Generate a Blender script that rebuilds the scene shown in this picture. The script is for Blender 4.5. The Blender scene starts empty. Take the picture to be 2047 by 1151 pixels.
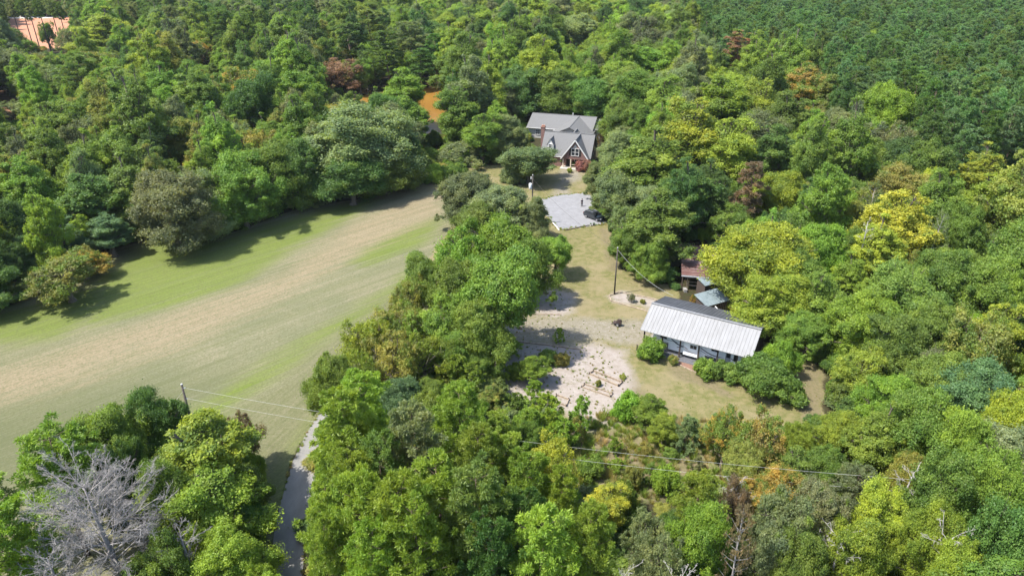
import bpy, math, random
import numpy as np
from mathutils import Vector, Matrix, Euler

# ------------------------------------------------------------------ camera, sky, sun, exposure
SC = bpy.context.scene
F = 1420.; PITCH = math.radians(27.1); CAMZ = 52.; CX, CY = 1023.5, 575.5
cam_d = bpy.data.cameras.new('camera'); cam = bpy.data.objects.new('camera', cam_d)
SC.collection.objects.link(cam); SC.camera = cam
cam.location = (0, 0, CAMZ); cam.rotation_euler = (math.pi/2-PITCH, 0, 0)
cam_d.sensor_width = 36; cam_d.lens = F/2047*36; cam_d.clip_end = 6000; cam_d.clip_start = .5
SUN_EL = math.radians(59); SUN_AZ = math.radians(-108)     # azimuth from +Y, clockwise: the sun stands to the left
W = bpy.data.worlds.new('World'); SC.world = W; W.use_nodes = True
_bg = W.node_tree.nodes['Background']; _sk = W.node_tree.nodes.new('ShaderNodeTexSky')
_sk.sky_type = 'NISHITA'; _sk.sun_disc = False; _sk.sun_elevation = SUN_EL; _sk.sun_rotation = SUN_AZ
_sk.air_density = 1.0; _sk.dust_density = 1.5
W.node_tree.links.new(_sk.outputs[0], _bg.inputs[0]); _bg.inputs[1].default_value = .15
sun_d = bpy.data.lights.new('sun', 'SUN'); sun_d.energy = 4.0; sun_d.angle = math.radians(.55); sun_d.color = (1, .955, .88)
sun = bpy.data.objects.new('sun', sun_d); SC.collection.objects.link(sun)
_s = Vector((math.sin(SUN_AZ)*math.cos(SUN_EL), math.cos(SUN_AZ)*math.cos(SUN_EL), math.sin(SUN_EL)))
sun.rotation_euler = _s.to_track_quat('Z', 'Y').to_euler(); sun.location = (-80, 60, 120)
SC.view_settings.view_transform = 'Standard'; SC.view_settings.look = 'None'
SC.view_settings.exposure = 1.3; SC.view_settings.gamma = 1
cy = SC.cycles
cy.max_bounces = 5; cy.diffuse_bounces = 3; cy.glossy_bounces = 2; cy.transmission_bounces = 3; cy.transparent_max_bounces = 4
cy.sample_clamp_indirect = 4; cy.use_denoising = True

ct, st = math.cos(PITCH), math.sin(PITCH)
def U(px, py, z=0.):
    """world point at height z seen at photo pixel (px, py)"""
    a = (px-CX)/F; b = (py-CY)/F
    dy = ct-b*st; dz = -st-b*ct; t = (z-CAMZ)/dz
    return (a*t, dy*t)
def proj(x, y, z):
    d = y*ct-(z-CAMZ)*st; up = y*st+(z-CAMZ)*ct
    return (CX+F*x/d, CY-F*up/d, d)

C = SC.collection.objects
rnd = random.Random(7)

# ------------------------------------------------------------------ materials
MATS = {}
def nodes_of(name):
    m = bpy.data.materials.new(name); m.use_nodes = True
    nt = m.node_tree; return m, nt, nt.nodes['Principled BSDF']
def N(nt, t, **k):
    n = nt.nodes.new(t)
    for a, v in k.items():
        if a[0] == 'i' and a[1:].isdigit(): n.inputs[int(a[1:])].default_value = v
        else: setattr(n, a, v)
    return n
def ramp(nt, src, lo, hi):
    m = N(nt, 'ShaderNodeMapRange'); nt.links.new(src, m.inputs[0])
    m.inputs[1].default_value = lo; m.inputs[2].default_value = hi; return m.outputs[0]
def mixc(nt, f, a, b, mode='MIX'):
    m = N(nt, 'ShaderNodeMix', data_type='RGBA', blend_type=mode)
    for s, v in ((0, f), (6, a), (7, b)):
        if hasattr(v, 'is_linked') or isinstance(v, bpy.types.NodeSocket): nt.links.new(v, m.inputs[s])
        elif s == 0: m.inputs[0].default_value = v
        else: m.inputs[s].default_value = tuple(v)+((1,) if len(v) == 3 else ())
    return m.outputs[2]
def noise(nt, scale, detail=4, rough=.6, vec=None, dist=0.):
    n = N(nt, 'ShaderNodeTexNoise'); n.inputs['Scale'].default_value = scale
    n.inputs['Detail'].default_value = detail; n.inputs['Roughness'].default_value = rough; n.inputs['Distortion'].default_value = dist
    if vec is not None: nt.links.new(vec, n.inputs['Vector'])
    return n.outputs[0]
def mat(name, col, col2=None, scale=4., rough=.7, metal=0., bump=.0, spec=.3, stretch=None, lo=.35, hi=.65):
    if name in MATS: return MATS[name]
    m, nt, b = nodes_of(name)
    tc = N(nt, 'ShaderNodeTexCoord').outputs['Object']
    if stretch:
        mp = N(nt, 'ShaderNodeMapping'); mp.inputs['Scale'].default_value = stretch; nt.links.new(tc, mp.inputs[0]); tc = mp.outputs[0]
    f = noise(nt, scale, 5, .65, tc)
    if col2 is None: col2 = tuple(c*.8 for c in col)
    nt.links.new(mixc(nt, ramp(nt, f, lo, hi), col, col2), b.inputs['Base Color'])
    b.inputs['Roughness'].default_value = rough; b.inputs['Metallic'].default_value = metal; b.inputs['Specular IOR Level'].default_value = spec
    if bump:
        bp = N(nt, 'ShaderNodeBump'); bp.inputs['Strength'].default_value = bump; bp.inputs['Distance'].default_value = .05
        nt.links.new(f, bp.inputs['Height']); nt.links.new(bp.outputs[0], b.inputs['Normal'])
    MATS[name] = m; return m

def leaf_mat(name, inst, trans=.48, rough=.5, spec=.32):
    m, nt, b = nodes_of(name)
    if inst:
        a = N(nt, 'ShaderNodeAttribute', attribute_type='INSTANCER', attribute_name='tcol'); base = a.outputs['Color']
    else:
        base = N(nt, 'ShaderNodeObjectInfo').outputs['Color']
    t = N(nt, 'ShaderNodeAttribute', attribute_type='GEOMETRY', attribute_name='tint').outputs['Fac']
    # tint .5 = the tree's own colour, 0 darker and bluer leaves, 1 yellower ones
    al = a.outputs['Alpha'] if inst else nt.nodes['Object Info'].outputs['Alpha']
    oc = N(nt, 'ShaderNodeTexCoord').outputs['Object']; nz = noise(nt, .55, 3, .6, oc)
    df = N(nt, 'ShaderNodeMath', operation='SUBTRACT'); nt.links.new(nz, df.inputs[0]); nt.links.new(al, df.inputs[1])
    base = mixc(nt, ramp(nt, df.outputs[0], -.04, .08), base, (.145, .222, .048))
    base = mixc(nt, 1., base, mixc(nt, ramp(nt, noise(nt, .28, 3, .6, oc), .35, .65), (.80, .86, .86), (1.2, 1.12, 1.)), 'MULTIPLY')
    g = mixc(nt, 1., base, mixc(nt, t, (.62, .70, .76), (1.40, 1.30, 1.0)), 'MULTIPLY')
    nt.links.new(g, b.inputs['Base Color']); b.inputs['Roughness'].default_value = rough; b.inputs['Specular IOR Level'].default_value = spec
    tr = N(nt, 'ShaderNodeBsdfTranslucent'); nt.links.new(mixc(nt, 1., g, (1.25, 1.2, .5), 'MULTIPLY'), tr.inputs[0])
    mx = N(nt, 'ShaderNodeMixShader'); mx.inputs[0].default_value = trans
    nt.links.new(b.outputs[0], mx.inputs[1]); nt.links.new(tr.outputs[0], mx.inputs[2])
    nt.links.new(mx.outputs[0], nt.nodes['Material Output'].inputs[0]); return m
LEAF, LEAF_I = leaf_mat('foliage', False), leaf_mat('foliage_far', True)
BARK = mat('bark', (.16, .13, .10), (.08, .065, .05), 6, .9, bump=.4, stretch=(1, 1, .25))
PBARK = mat('pine_bark', (.17, .12, .09), (.09, .06, .05), 6, .9, bump=.4, stretch=(1, 1, .25))
DEAD = mat('dead_wood', (.30, .28, .265), (.16, .148, .14), 5, .9)
TIMBER = mat('timber', (.36, .29, .21), (.17, .13, .10), 3, .85, bump=.2)
POLEM = mat('pole_wood', (.10, .085, .075), (.05, .045, .04), 3, .9)

# ------------------------------------------------------------------ mesh helpers
class MB:
    def __init__(s): s.v = []; s.f = []
    def poly(s, pts): n = len(s.v); s.v += [tuple(p) for p in pts]; s.f.append(tuple(range(n, n+len(pts)))); return s
    def hexa(s, p):           # 8 points: bottom 4 ccw, top 4 ccw
        n = len(s.v); s.v += [tuple(q) for q in p]
        s.f += [(n+3, n+2, n+1, n), (n+4, n+5, n+6, n+7)] + [(n+i, n+(i+1) % 4, n+4+(i+1) % 4, n+4+i) for i in range(4)]; return s
    def box(s, x0, x1, y0, y1, z0, z1):
        return s.hexa([(x0, y0, z0), (x1, y0, z0), (x1, y1, z0), (x0, y1, z0), (x0, y0, z1), (x1, y0, z1), (x1, y1, z1), (x0, y1, z1)])
    def slab(s, a, b, c, d, t):    # a sheet a-b-c-d with thickness t downwards
        lo = [(p[0], p[1], p[2]-t) for p in (a, b, c, d)]; return s.hexa(lo+[a, b, c, d])
    def beam(s, p0, p1, w, h):
        p0, p1 = Vector(p0), Vector(p1); d = (p1-p0).normalized()
        up = Vector((0, 0, 1)) if abs(d.z) < .95 else Vector((0, 1, 0))
        x = d.cross(up).normalized()*w/2; y = x.cross(d).normalized()*h/2
        return s.hexa([p0-x-y, p0+x-y, p1+x-y, p1-x-y, p0-x+y, p0+x+y, p1+x+y, p1-x+y])
    def tube(s, pts, rs, n=8, cap=True):
        pts = [Vector(p) for p in pts]; base = len(s.v); ref = Vector((.3, 1, .2))
        for i, p in enumerate(pts):
            d = (pts[min(i+1, len(pts)-1)]-pts[max(i-1, 0)]).normalized()
            x = d.cross(ref).normalized(); y = d.cross(x)
            for k in range(n):
                a = 2*math.pi*k/n; s.v.append(tuple(p+(x*math.cos(a)+y*math.sin(a))*rs[i]))
        for i in range(len(pts)-1):
            for k in range(n):
                q = base+i*n; s.f.append((q+k, q+(k+1) % n, q+n+(k+1) % n, q+n+k))
        if cap: s.f.append(tuple(range(base+n-1, base-1, -1))); s.f.append(tuple(range(base+(len(pts)-1)*n, base+len(pts)*n)))
        return s
    def prism(s, prof, x0, x1):     # profile in (y,z), extruded along x
        n = len(s.v); k = len(prof)
        s.v += [(x0, a, b) for a, b in prof]+[(x1, a, b) for a, b in prof]
        s.f += [tuple(range(n, n+k)), tuple(range(n+2*k-1, n+k-1, -1))]+[(n+i, n+k+i, n+k+(i+1) % k, n+(i+1) % k) for i in range(k)]; return s
    def mesh(s, name, m):
        me = bpy.data.meshes.new(name); me.from_pydata(s.v, [], s.f); me.materials.append(m); me.validate()
        import bmesh
        b = bmesh.new(); b.from_mesh(me); bmesh.ops.recalc_face_normals(b, faces=b.faces); b.to_mesh(me); b.free(); return me
    def build(s, name, m, parent=None, label=None, smooth=False):
        me = s.mesh(name, m)
        if smooth: me.polygons.foreach_set('use_smooth', [True]*len(me.polygons))
        o = bpy.data.objects.new(name, me); C.link(o)
        if parent: o.parent = parent
        if label: o['label'] = label
        return o
def empty(name, loc, rz, label, cat, group=None):
    o = bpy.data.objects.new(name, None); C.link(o); o.location = loc; o.rotation_euler = (0, 0, rz); o.empty_display_size = .5
    return tag(o, label, cat, group)
def tag(o, label, cat, group=None, kind=None):
    o['label'] = label; o['category'] = cat
    if group: o['group'] = group
    if kind: o['kind'] = kind
    return o
def structure(o): o['kind'] = 'structure'; return o

def quads_mesh(name, P, tint, m, extra=None):
    """P (n,4,3) leaf quads + tint per quad; extra = MB of bark put in the same mesh as material 2"""
    n = len(P); ev = np.array(extra.v) if extra else np.zeros((0, 3)); ef = extra.f if extra else []
    V = np.concatenate([P.reshape(-1, 3), ev]); ls = [len(f) for f in ef]
    loops = np.concatenate([np.arange(4*n), np.array([i+4*n for f in ef for i in f], dtype=int)]).astype(np.int32)
    tot = np.concatenate([np.full(n, 4), np.array(ls, dtype=int)]).astype(np.int32); start = np.concatenate([[0], np.cumsum(tot)[:-1]]).astype(np.int32)
    me = bpy.data.meshes.new(name); me.vertices.add(len(V)); me.vertices.foreach_set('co', V.astype(np.float32).ravel())
    me.loops.add(len(loops)); me.loops.foreach_set('vertex_index', loops)
    me.polygons.add(len(tot)); me.polygons.foreach_set('loop_start', start)
    try: me.polygons.foreach_set('loop_total', tot)
    except Exception: pass
    me.materials.append(m[0] if isinstance(m, (list, tuple)) else m)
    if extra:
        me.materials.append(m[1]); me.polygons.foreach_set('material_index', np.concatenate([np.zeros(n), np.ones(len(ef))]).astype(np.int32))
    a = me.attributes.new('tint', 'FLOAT', 'FACE'); a.data.foreach_set('value', np.concatenate([tint, np.full(len(ef), .5)]).astype(np.float32))
    me.update(calc_edges=True); return me

# ------------------------------------------------------------------ tree prototypes (numpy foliage)
def unit(v): return v/np.maximum(np.linalg.norm(v, axis=-1, keepdims=True), 1e-6)
def leaves(rng, pos, nrm, size, asp=1.5, jit=.62, droop=0.):
    n = len(pos); nn = unit(nrm+rng.normal(0, jit, (n, 3))); t = unit(np.cross(nn, rng.normal(0, 1, (n, 3)))); b = np.cross(nn, t)
    L = (size*rng.uniform(.6, 1.3, n))[:, None]
    a = t*L*asp*.5; c = b*L*.5
    return np.stack([pos-a, pos+c-a*.1, pos+a, pos-c-a*.1], 1)
def crown_broad(seed, R, z0, z1, nl=16, ncl=16, nleaf=70, leaf=.27, flat=.85, lobe=.42, inner=.12, top=0., sparse=0.):
    rng = np.random.default_rng(seed); zc = (z0+z1)/2; hz = (z1-z0)/2
    i = np.arange(nl)+.5; ph = np.pi*(1+5**.5)*i+rng.uniform(0, 6.3); cz = 1-1.92*i/nl
    sr = np.where(cz < 0, np.sqrt(np.clip(1-np.abs(cz)**4, 0, 1))*1.04, np.sqrt(np.clip(1-cz**2, 0, 1))); d = np.stack([np.cos(ph)*sr, np.sin(ph)*sr, cz], 1)+rng.normal(0, .14, (nl, 3)); d = np.where((cz < 0)[:, None] & (z0 < 2.), d, unit(d))
    rr = rng.uniform(.42, .90, nl)+(rng.uniform(0, 1, nl) < .18)*.2; lc = d*rr[:, None]*np.array([R, R, hz*.82])
    k = 1-top*np.clip(lc[:, 2]/hz, -.3, 1); lc[:, :2] *= k[:, None]
    lr = R*lobe*rng.uniform(.55, 1.45, nl)*np.clip(k, .5, 1.2)
    pos, nrm, tint, skel = [], [], [], []
    for a in range(nl):
        lt = rng.normal(.5, .10)
        nc = max(3, int(ncl*(lr[a]/(R*lobe))**1.6))
        dd = unit(rng.normal(0, 1, (nc*3, 3))+d[a]*.8+np.array([0, 0, .22]))[:nc]
        if sparse: dd = dd[:max(3, int(nc*(1-sparse*rng.uniform(0, 1))))]
        for e in dd:
            cc = lc[a]+e*lr[a]*rng.uniform(.55, 1.12)*np.array([1, 1, flat+.1]); cr = lr[a]*rng.uniform(.14, .46)
            m = int(nleaf*(.35+(cr/lr[a]/.3)**1.7))
            q = rng.normal(0, .62, (m, 3))*cr*rng.uniform(.7, 1.3, (1, 3))*np.array([1.1, 1.1, .85])
            pos.append(cc+q); o = unit(q*np.array([1, 1, 1.4])+e*cr*.6+np.array([0, 0, cr*.45])); nrm.append(o)
            tint.append(np.clip(lt+rng.normal(0, .13)+rng.normal(0, .16, m), 0, 1))
        skel.append((lc[a], lr[a]))
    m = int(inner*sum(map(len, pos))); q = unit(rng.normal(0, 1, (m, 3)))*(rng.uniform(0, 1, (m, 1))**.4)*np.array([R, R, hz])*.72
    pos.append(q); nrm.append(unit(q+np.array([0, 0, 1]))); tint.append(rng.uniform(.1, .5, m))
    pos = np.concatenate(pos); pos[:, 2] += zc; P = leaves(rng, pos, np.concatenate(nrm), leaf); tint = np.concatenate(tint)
    lim = z1-z0; P[:, :, 2] = np.maximum(P[:, :, 2], max(.05, z0-.12*lim))
    tr = MB(); r0 = .035*z1+.03
    top_p = Vector((rng.normal(0, .3), rng.normal(0, .3), zc+hz*.3))
    tr.tube([(0, 0, -.4), (0, 0, .4), (top_p.x*.4, top_p.y*.4, z0), top_p*.99], [r0*1.5, r0, r0*.75, r0*.25], 8)
    for (c_, r_) in skel:
        e = Vector(c_)+Vector((0, 0, zc)); f = min(.95, max(.25, (e.z-r_*.8)/max(top_p.z, .1)*.72)); s = Vector((top_p.x*f, top_p.y*f, top_p.z*f))
        mid = s.lerp(e, .5)+Vector((0, 0, r_*.15)); w = r0*.38
        tr.tube([s, mid, e], [w, w*.6, w*.25], 5, False)
        for _ in range(4):
            q = e+Vector(rng.normal(0, .5, 3))*r_*1.1; tr.tube([mid.lerp(e, .6), q], [w*.3, w*.1], 3, False)
    return P, tint, tr
def crown_pine(seed, R, z0, z1, nb=34, tufts=5, blades=75, size=.3, cone=.5, tr_r=.2, tr_rad=.5, round_=1.):
    rng = np.random.default_rng(seed); pos, nrm, dirs, tint = [], [], [], []; tr = MB()
    tr.tube([(0, 0, -.4), (rng.normal(0, .1), rng.normal(0, .1), z0), (rng.normal(0, .15), rng.normal(0, .15), z1)], [tr_r*1.2, tr_r*.85, tr_r*.15], 7)
    blobs = []
    for i in range(nb):
        f = (i+.5)/nb; h = z0+(z1-z0)*(f**.85); a = i*2.4+rng.uniform(-.5, .5)
        prof = (1-f)**cone*min(1, .55+f*2.2)
        L = R*prof*rng.uniform(.65, 1.1)+.15*R; rise = .12+.5*f
        d = Vector((math.cos(a), math.sin(a), rise)); p0 = Vector((0, 0, h-L*.15)); e = p0+d*L
        tr.tube([p0, p0+d*L*.5-Vector((0, 0, L*.05)), e], [tr_r*.3*(1-f*.6), tr_r*.2*(1-f*.5), .015], 4, False)
        nt_ = max(2, int(tufts*L/R+1))
        for k in range(nt_):
            g = 1-.62*(k/nt_)**1.1; c = p0+(e-p0)*g; s = L*.30*(1-g*.4)+.1
            c = np.array(c)+rng.normal(0, 1, 3)*np.array([s, s, s*.35]); blobs.append((c, tr_rad*rng.uniform(.7, 1.25)*(.75+.4*prof)))
    blobs.append((np.array([0, 0, z1]), tr_rad*.7))
    for c, r in blobs:
        m = int(blades*rng.uniform(.7, 1.3)); q = unit(rng.normal(0, 1, (m, 3))+np.array([0, 0, .45])); rr = rng.uniform(.35, 1, (m, 1))
        pos.append(c+q*rr*r*np.array([1, 1, .8])); dirs.append(q); tint.append(np.clip(rng.normal(.5, .12)+rng.normal(0, .1, m), 0, 1))
    pos = np.concatenate(pos); dirs = np.concatenate(dirs); n = len(pos)
    dd = unit(dirs+rng.normal(0, .35, (n, 3))); w = unit(np.cross(dd, rng.normal(0, 1, (n, 3)))); L = (size*rng.uniform(.6, 1.25, n))[:, None]
    a = dd*L*.6; b = w*L*.17*round_
    P = np.stack([pos-a, pos+b, pos+a, pos-b], 1); P[:, :, 2] = np.maximum(P[:, :, 2], .04)
    return P, np.concatenate(tint), tr
PROTO = {}      # kind -> list of dict(R, H, zc, crown, trunk, far)
def proto(kind, R, H, zc, data, bark=BARK):
    P, t, tr = data; i = len(PROTO.setdefault(kind, []))
    cm = quads_mesh('crown_'+kind, P, t, LEAF); tm = tr.mesh('trunk_'+kind, bark)
    tm.polygons.foreach_set('use_smooth', [True]*len(tm.polygons))
    PROTO[kind].append(dict(R=R, H=H, zc=zc, crown=cm, trunk=tm, data=data, bark=bark, n=len(P)))
for i in range(6): proto('round', 5., 15., 8.4, crown_broad(10+i, 5., .7, 15., nl=48, ncl=14, nleaf=108, leaf=.162, lobe=.28, top=.2))
for i in range(2): proto('open', 5., 15., 9.2, crown_broad(20+i, 5., 3.6, 15., nl=36, ncl=15, nleaf=84, leaf=.185, lobe=.29))
for i in range(4): proto('tall', 3.7, 19., 10.5, crown_broad(30+i, 3.7, 1.2, 19., nl=50, ncl=12, nleaf=92, leaf=.166, lobe=.29, top=.4))
for i in range(3): proto('airy', 4.6, 12., 6.6, crown_broad(50+i, 4.6, .7, 12., nl=36, ncl=12, nleaf=54, leaf=.17, lobe=.27, inner=.08, sparse=.5))
for i in range(5): proto('pine', 3.4, 17., 11.2, crown_pine(60+i, 3.4, 5.5, 17., nb=44, tufts=6, blades=110, size=.34, cone=.40, tr_rad=.62), PBARK)
for i in range(5): proto('spire', 2.2, 15., 9., crown_pine(70+i, 2.2, 3., 15., nb=38, tufts=3, blades=105, size=.36, cone=.45, tr_r=.14, tr_rad=.52), PBARK)
for i in range(3): proto('sapling', 1.25, 3.6, 1.9, crown_pine(80+i, 1.25, .3, 3.6, nb=28, tufts=4, blades=85, size=.2, cone=.8, tr_r=.05, tr_rad=.22), PBARK)
for i in range(3): proto('shrub', 1.6, 2.4, 1.2, crown_broad(90+i, 1.6, .1, 2.4, nl=24, ncl=15, nleaf=46, leaf=.125, lobe=.34, inner=.2, sparse=.3))
for i in range(2): proto('bigbush', 3.2, 5.5, 2.6, crown_broad(95+i, 3.2, .05, 5.5, nl=34, ncl=22, nleaf=84, leaf=.155, lobe=.27, inner=.3, top=.35))
for i in range(2): proto('bare', 2.4, 9., 6., crown_pine(100+i, 2.4, 3., 9., nb=34, tufts=3, blades=20, size=.3, cone=.6, tr_r=.16, tr_rad=.4), DEAD)

COL = dict(dk=(0.095, 0.176, 0.050), mid=(0.160, 0.246, 0.052), lime=(0.239, 0.331, 0.052), yel=(0.400, 0.431, 0.063), gry=(0.189, 0.233, 0.119),
           blu=(0.128, 0.220, 0.116), pin=(0.219, 0.310, 0.050), pdk=(0.130, 0.198, 0.059), olv=(0.277, 0.279, 0.078), org=(0.411, 0.287, 0.089), red=(0.275, 0.171, 0.127),
           brn=(0.234, 0.171, 0.125), brt=(0.191, 0.305, 0.052), ylm=(0.294, 0.363, 0.049), plt=(0.134, 0.239, 0.101), pnk=(0.359, 0.177, 0.164), wht=(0.496, 0.463, 0.454))
ALPHA = dict(org=.46, yel=.60, olv=.52, red=.56, ylm=.55, gry=.62, mid=.60, lime=.62, brt=.64, dk=.66)
WORD = dict(dk='dark green', mid='mid green', lime='lime green', yel='bright yellow', gry='grey green', blu='bluish green', pin='bright green', pdk='deep green',
            olv='olive green', org='orange brown', red='reddish brown', brn='dull brown', brt='fresh green', ylm='yellow green', plt='blackish green', pnk='pinkish', wht='bare grey')
KWORD = dict(round='broadleaf tree', tall='tall broadleaf tree', airy='loose airy tree', pine='pine', open='broadleaf tree with a clear trunk', spire='narrow pine', sapling='young pine', shrub='shrub',
             bigbush='bush', bare='dead tree')
KNAME = dict(round='broadleaf_tree', tall='tall_tree', airy='airy_tree', pine='pine_tree', open='open_broadleaf_tree', spire='plantation_pine', sapling='pine_sapling', shrub='shrub', bigbush='large_bush', bare='dead_tree')

# ------------------------------------------------------------------ ground outlines (photo pixels on z = 0, turned into world polygons)
def poly_w(pts, z=0.): return np.array([U(a, b, z) for a, b in pts])
def inside(P, X, Y):
    r = np.zeros(X.shape, bool); n = len(P)
    for i in range(n):
        x1, y1 = P[i]; x2, y2 = P[(i+1) % n]
        if y1 == y2: continue
        c = ((y1 > Y) != (y2 > Y)) & (X < (x2-x1)*(Y-y1)/(y2-y1)+x1); r ^= c
    return r
def soft(P, X, Y, w):
    d = np.full(X.shape, 1e9); n = len(P)
    for i in range(n):
        a = P[i]; b = P[(i+1) % n]; e = b-a; t = np.clip(((X-a[0])*e[0]+(Y-a[1])*e[1])/max(e@e, 1e-9), 0, 1)
        d = np.minimum(d, np.hypot(X-a[0]-t*e[0], Y-a[1]-t*e[1]))
    d = np.where(inside(P, X, Y), d, -d); return np.clip(d/w*.5+.5, 0, 1)
FIELD = poly_w([(-400, 1300), (-400, 640), (-60, 650), (60, 590), (190, 540), (215, 500), (290, 480), (450, 470), (600, 415), (740, 395), (880, 362), (960, 345), (1000, 380), (900, 460), (830, 560), (800, 640), (760, 720), (640, 830), (612, 870), (584, 918), (560, 1000), (545, 1050), (530, 1151), (520, 1400)])
YARD = poly_w([(930, 330), (1110, 330), (1180, 345), (1180, 400), (1215, 450), (1240, 540), (1350, 575), (1360, 600), (1420, 615), (1540, 660), (1600, 700), (1640, 740), (1650, 840), (1560, 880), (1480, 880), (1440, 850), (1400, 900), (1330, 860), (1250, 800), (1200, 840), (1040, 830), (960, 780), (900, 700), (830, 650), (820, 560), (900, 460), (950, 400)])
POND = np.array([(-18.5, 196), (-17, 206), (-19, 225), (-20, 246), (-24, 258), (-34, 262), (-50, 250), (-60, 232), (-58, 214), (-44, 200), (-30, 192)])
GREEN = [poly_w(p) for p in ([(190, 640), (200, 560), (300, 490), (450, 480), (620, 430), (740, 400), (700, 430), (570, 500), (480, 560), (330, 610)], [(710, 520), (770, 470), (870, 440), (830, 490), (740, 525)],
         [(300, 880), (440, 800), (560, 715), (690, 640), (790, 575), (830, 540), (830, 560), (760, 615), (640, 680), (520, 760), (420, 830)], [(-200, 700), (-200, 640), (60, 620), (200, 570), (200, 620), (100, 670)],
         [(560, 1000), (520, 900), (560, 860), (605, 850), (580, 940)])]
OLIVE = [poly_w([(-400, 1250), (-300, 900), (-60, 840), (120, 780), (330, 735), (450, 760), (400, 850), (200, 870), (60, 1000)])]
TAN = [poly_w(p) for p in ([(-300, 900), (-100, 775), (0, 742), (180, 680), (400, 612), (560, 552), (700, 450), (800, 398), (890, 378), (890, 425), (740, 495), (560, 600), (360, 695), (150, 765), (0, 805), (-200, 915)],)]
STUB = [poly_w(p) for p in ([(430, 860), (520, 800), (640, 700), (780, 590), (800, 620), (740, 720), (620, 840), (560, 960), (500, 920)],)]
SAND = [poly_w(p) for p in ([(960, 740), (1010, 690), (1150, 688), (1205, 690), (1235, 740), (1275, 765), (1240, 810), (1190, 835), (1110, 820), (1000, 830), (940, 800)], [(1040, 628), (1055, 600), (1090, 570), (1150, 585), (1150, 622), (1120, 634)],
         [(1218, 592), (1238, 584), (1345, 606), (1320, 628), (1282, 612), (1230, 602)], [(1190, 690), (1250, 700), (1270, 760), (1235, 760)], [(1100, 800), (1250, 800), (1230, 850), (1160, 860)])]
GRAV = [poly_w(p) for p in ([(860, 655), (1010, 632), (1140, 636), (1290, 640), (1310, 672), (1280, 690), (1200, 680), (1020, 690), (900, 700)], [(1105, 392), (1122, 340), (1165, 340), (1162, 360), (1130, 368), (1140, 392)])]
CLAY = [poly_w(p) for p in ([(-250, 105), (-250, 32), (160, 32), (160, 100)], [(-100, 230), (-100, 180), (60, 190), (60, 225)], [(120, 65), (260, 40), (340, 30), (360, 46), (250, 66)])]
DIRT = [poly_w(p) for p in ([(740, 400), (880, 352), (900, 360), (900, 372), (790, 398)], [(1590, 700), (1640, 740), (1645, 830), (1600, 840), (1600, 760)], [(1370, 900), (1230, 860), (1140, 880), (1150, 960), (1300, 980), (1420, 940)],
         [(1180, 700), (1225, 690), (1300, 800), (1260, 815)], [(1640, 600), (1700, 600), (1680, 720), (1620, 700)], [(1690, 840), (1780, 900), (1760, 960), (1680, 900)], [(1200, 455), (1215, 460), (1235, 540), (1220, 540)], [(1340, 710), (1400, 740), (1470, 790), (1450, 800), (1330, 740)])]
SCRUB = [poly_w(p) for p in ([(1100, 830), (1400, 830), (1470, 900), (1440, 990), (1200, 1010), (1080, 900)],)]

def gaxis(lo, dlo, dhi, hi, step):
    a = list(np.arange(dlo, dhi+.01, step)); s = step; x = a[-1]
    while x < hi: s *= 1.12; x += s; a.append(x)
    s = step; x = a[0]; b = []
    while x > lo: s *= 1.12; x -= s; b.append(x)
    return np.array(b[::-1]+a)
gx = gaxis(-2500, -92, 62, 2500, .6); gy = gaxis(-300, 40, 170, 4000, .6)
X, Y = np.meshgrid(gx, gy)
wob = .5*np.sin(X*.9+1.3*np.sin(Y*.7))+.4*np.sin(Y*1.1+1.7*np.sin(X*.5))
Xw, Yw = X+wob*.5, Y+wob*.5
def mx(L, w): return np.max([soft(p, Xw, Yw, w) for p in L], 0)
m_field = soft(FIELD, Xw, Yw, 1.2); m_yard = soft(YARD, Xw, Yw, 1.2)
m_green = mx(GREEN, 5.); m_tan = mx(TAN, 5.5); m_stub = mx(STUB, 4.)
m_sand = mx(SAND, 1.6); m_grav = mx(GRAV, 2.); m_clay = mx(CLAY, 3.); m_dirt = mx(DIRT, 1.6); m_scrub = mx(SCRUB, 3.)
bas = soft(POND, X, Y, 3.)
Z = -1.6*bas
# gentle swells far away only
Z += np.clip((np.hypot(X, Y)-300)/400, 0, 1)*3*np.sin(X*.01)*np.sin(Y*.013)
nx, ny = len(gx), len(gy)
V = np.stack([X, Y, Z], -1).reshape(-1, 3)
idx = np.arange(nx*ny).reshape(ny, nx); Q = np.stack([idx[:-1, :-1], idx[:-1, 1:], idx[1:, 1:], idx[1:, :-1]], -1).reshape(-1, 4)
gm = bpy.data.meshes.new('ground'); gm.vertices.add(len(V)); gm.vertices.foreach_set('co', V.astype(np.float32).ravel())
gm.loops.add(Q.size); gm.loops.foreach_set('vertex_index', Q.ravel().astype(np.int32)); gm.polygons.add(len(Q)); gm.polygons.foreach_set('loop_start', (np.arange(len(Q))*4).astype(np.int32))
def colattr(name, *ch):
    a = gm.attributes.new(name, 'FLOAT_COLOR', 'POINT'); d = np.zeros((V.shape[0], 4)); d[:, 3] = 1
    for i, c in enumerate(ch): d[:, i] = c.ravel()
    a.data.foreach_set('color', d.astype(np.float32).ravel())
colattr('ma', m_field, m_green, m_tan); colattr('mb', m_sand, m_grav, m_clay); colattr('mc', m_scrub, m_dirt, m_stub); colattr('md', m_yard, bas, mx(OLIVE, 9.))
gm.update(calc_edges=True); gm.polygons.foreach_set('use_smooth', [True]*len(Q))
ground = bpy.data.objects.new('ground', gm); C.link(ground); structure(ground)
ground['label'] = 'mown field, yard and woodland floor'

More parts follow.
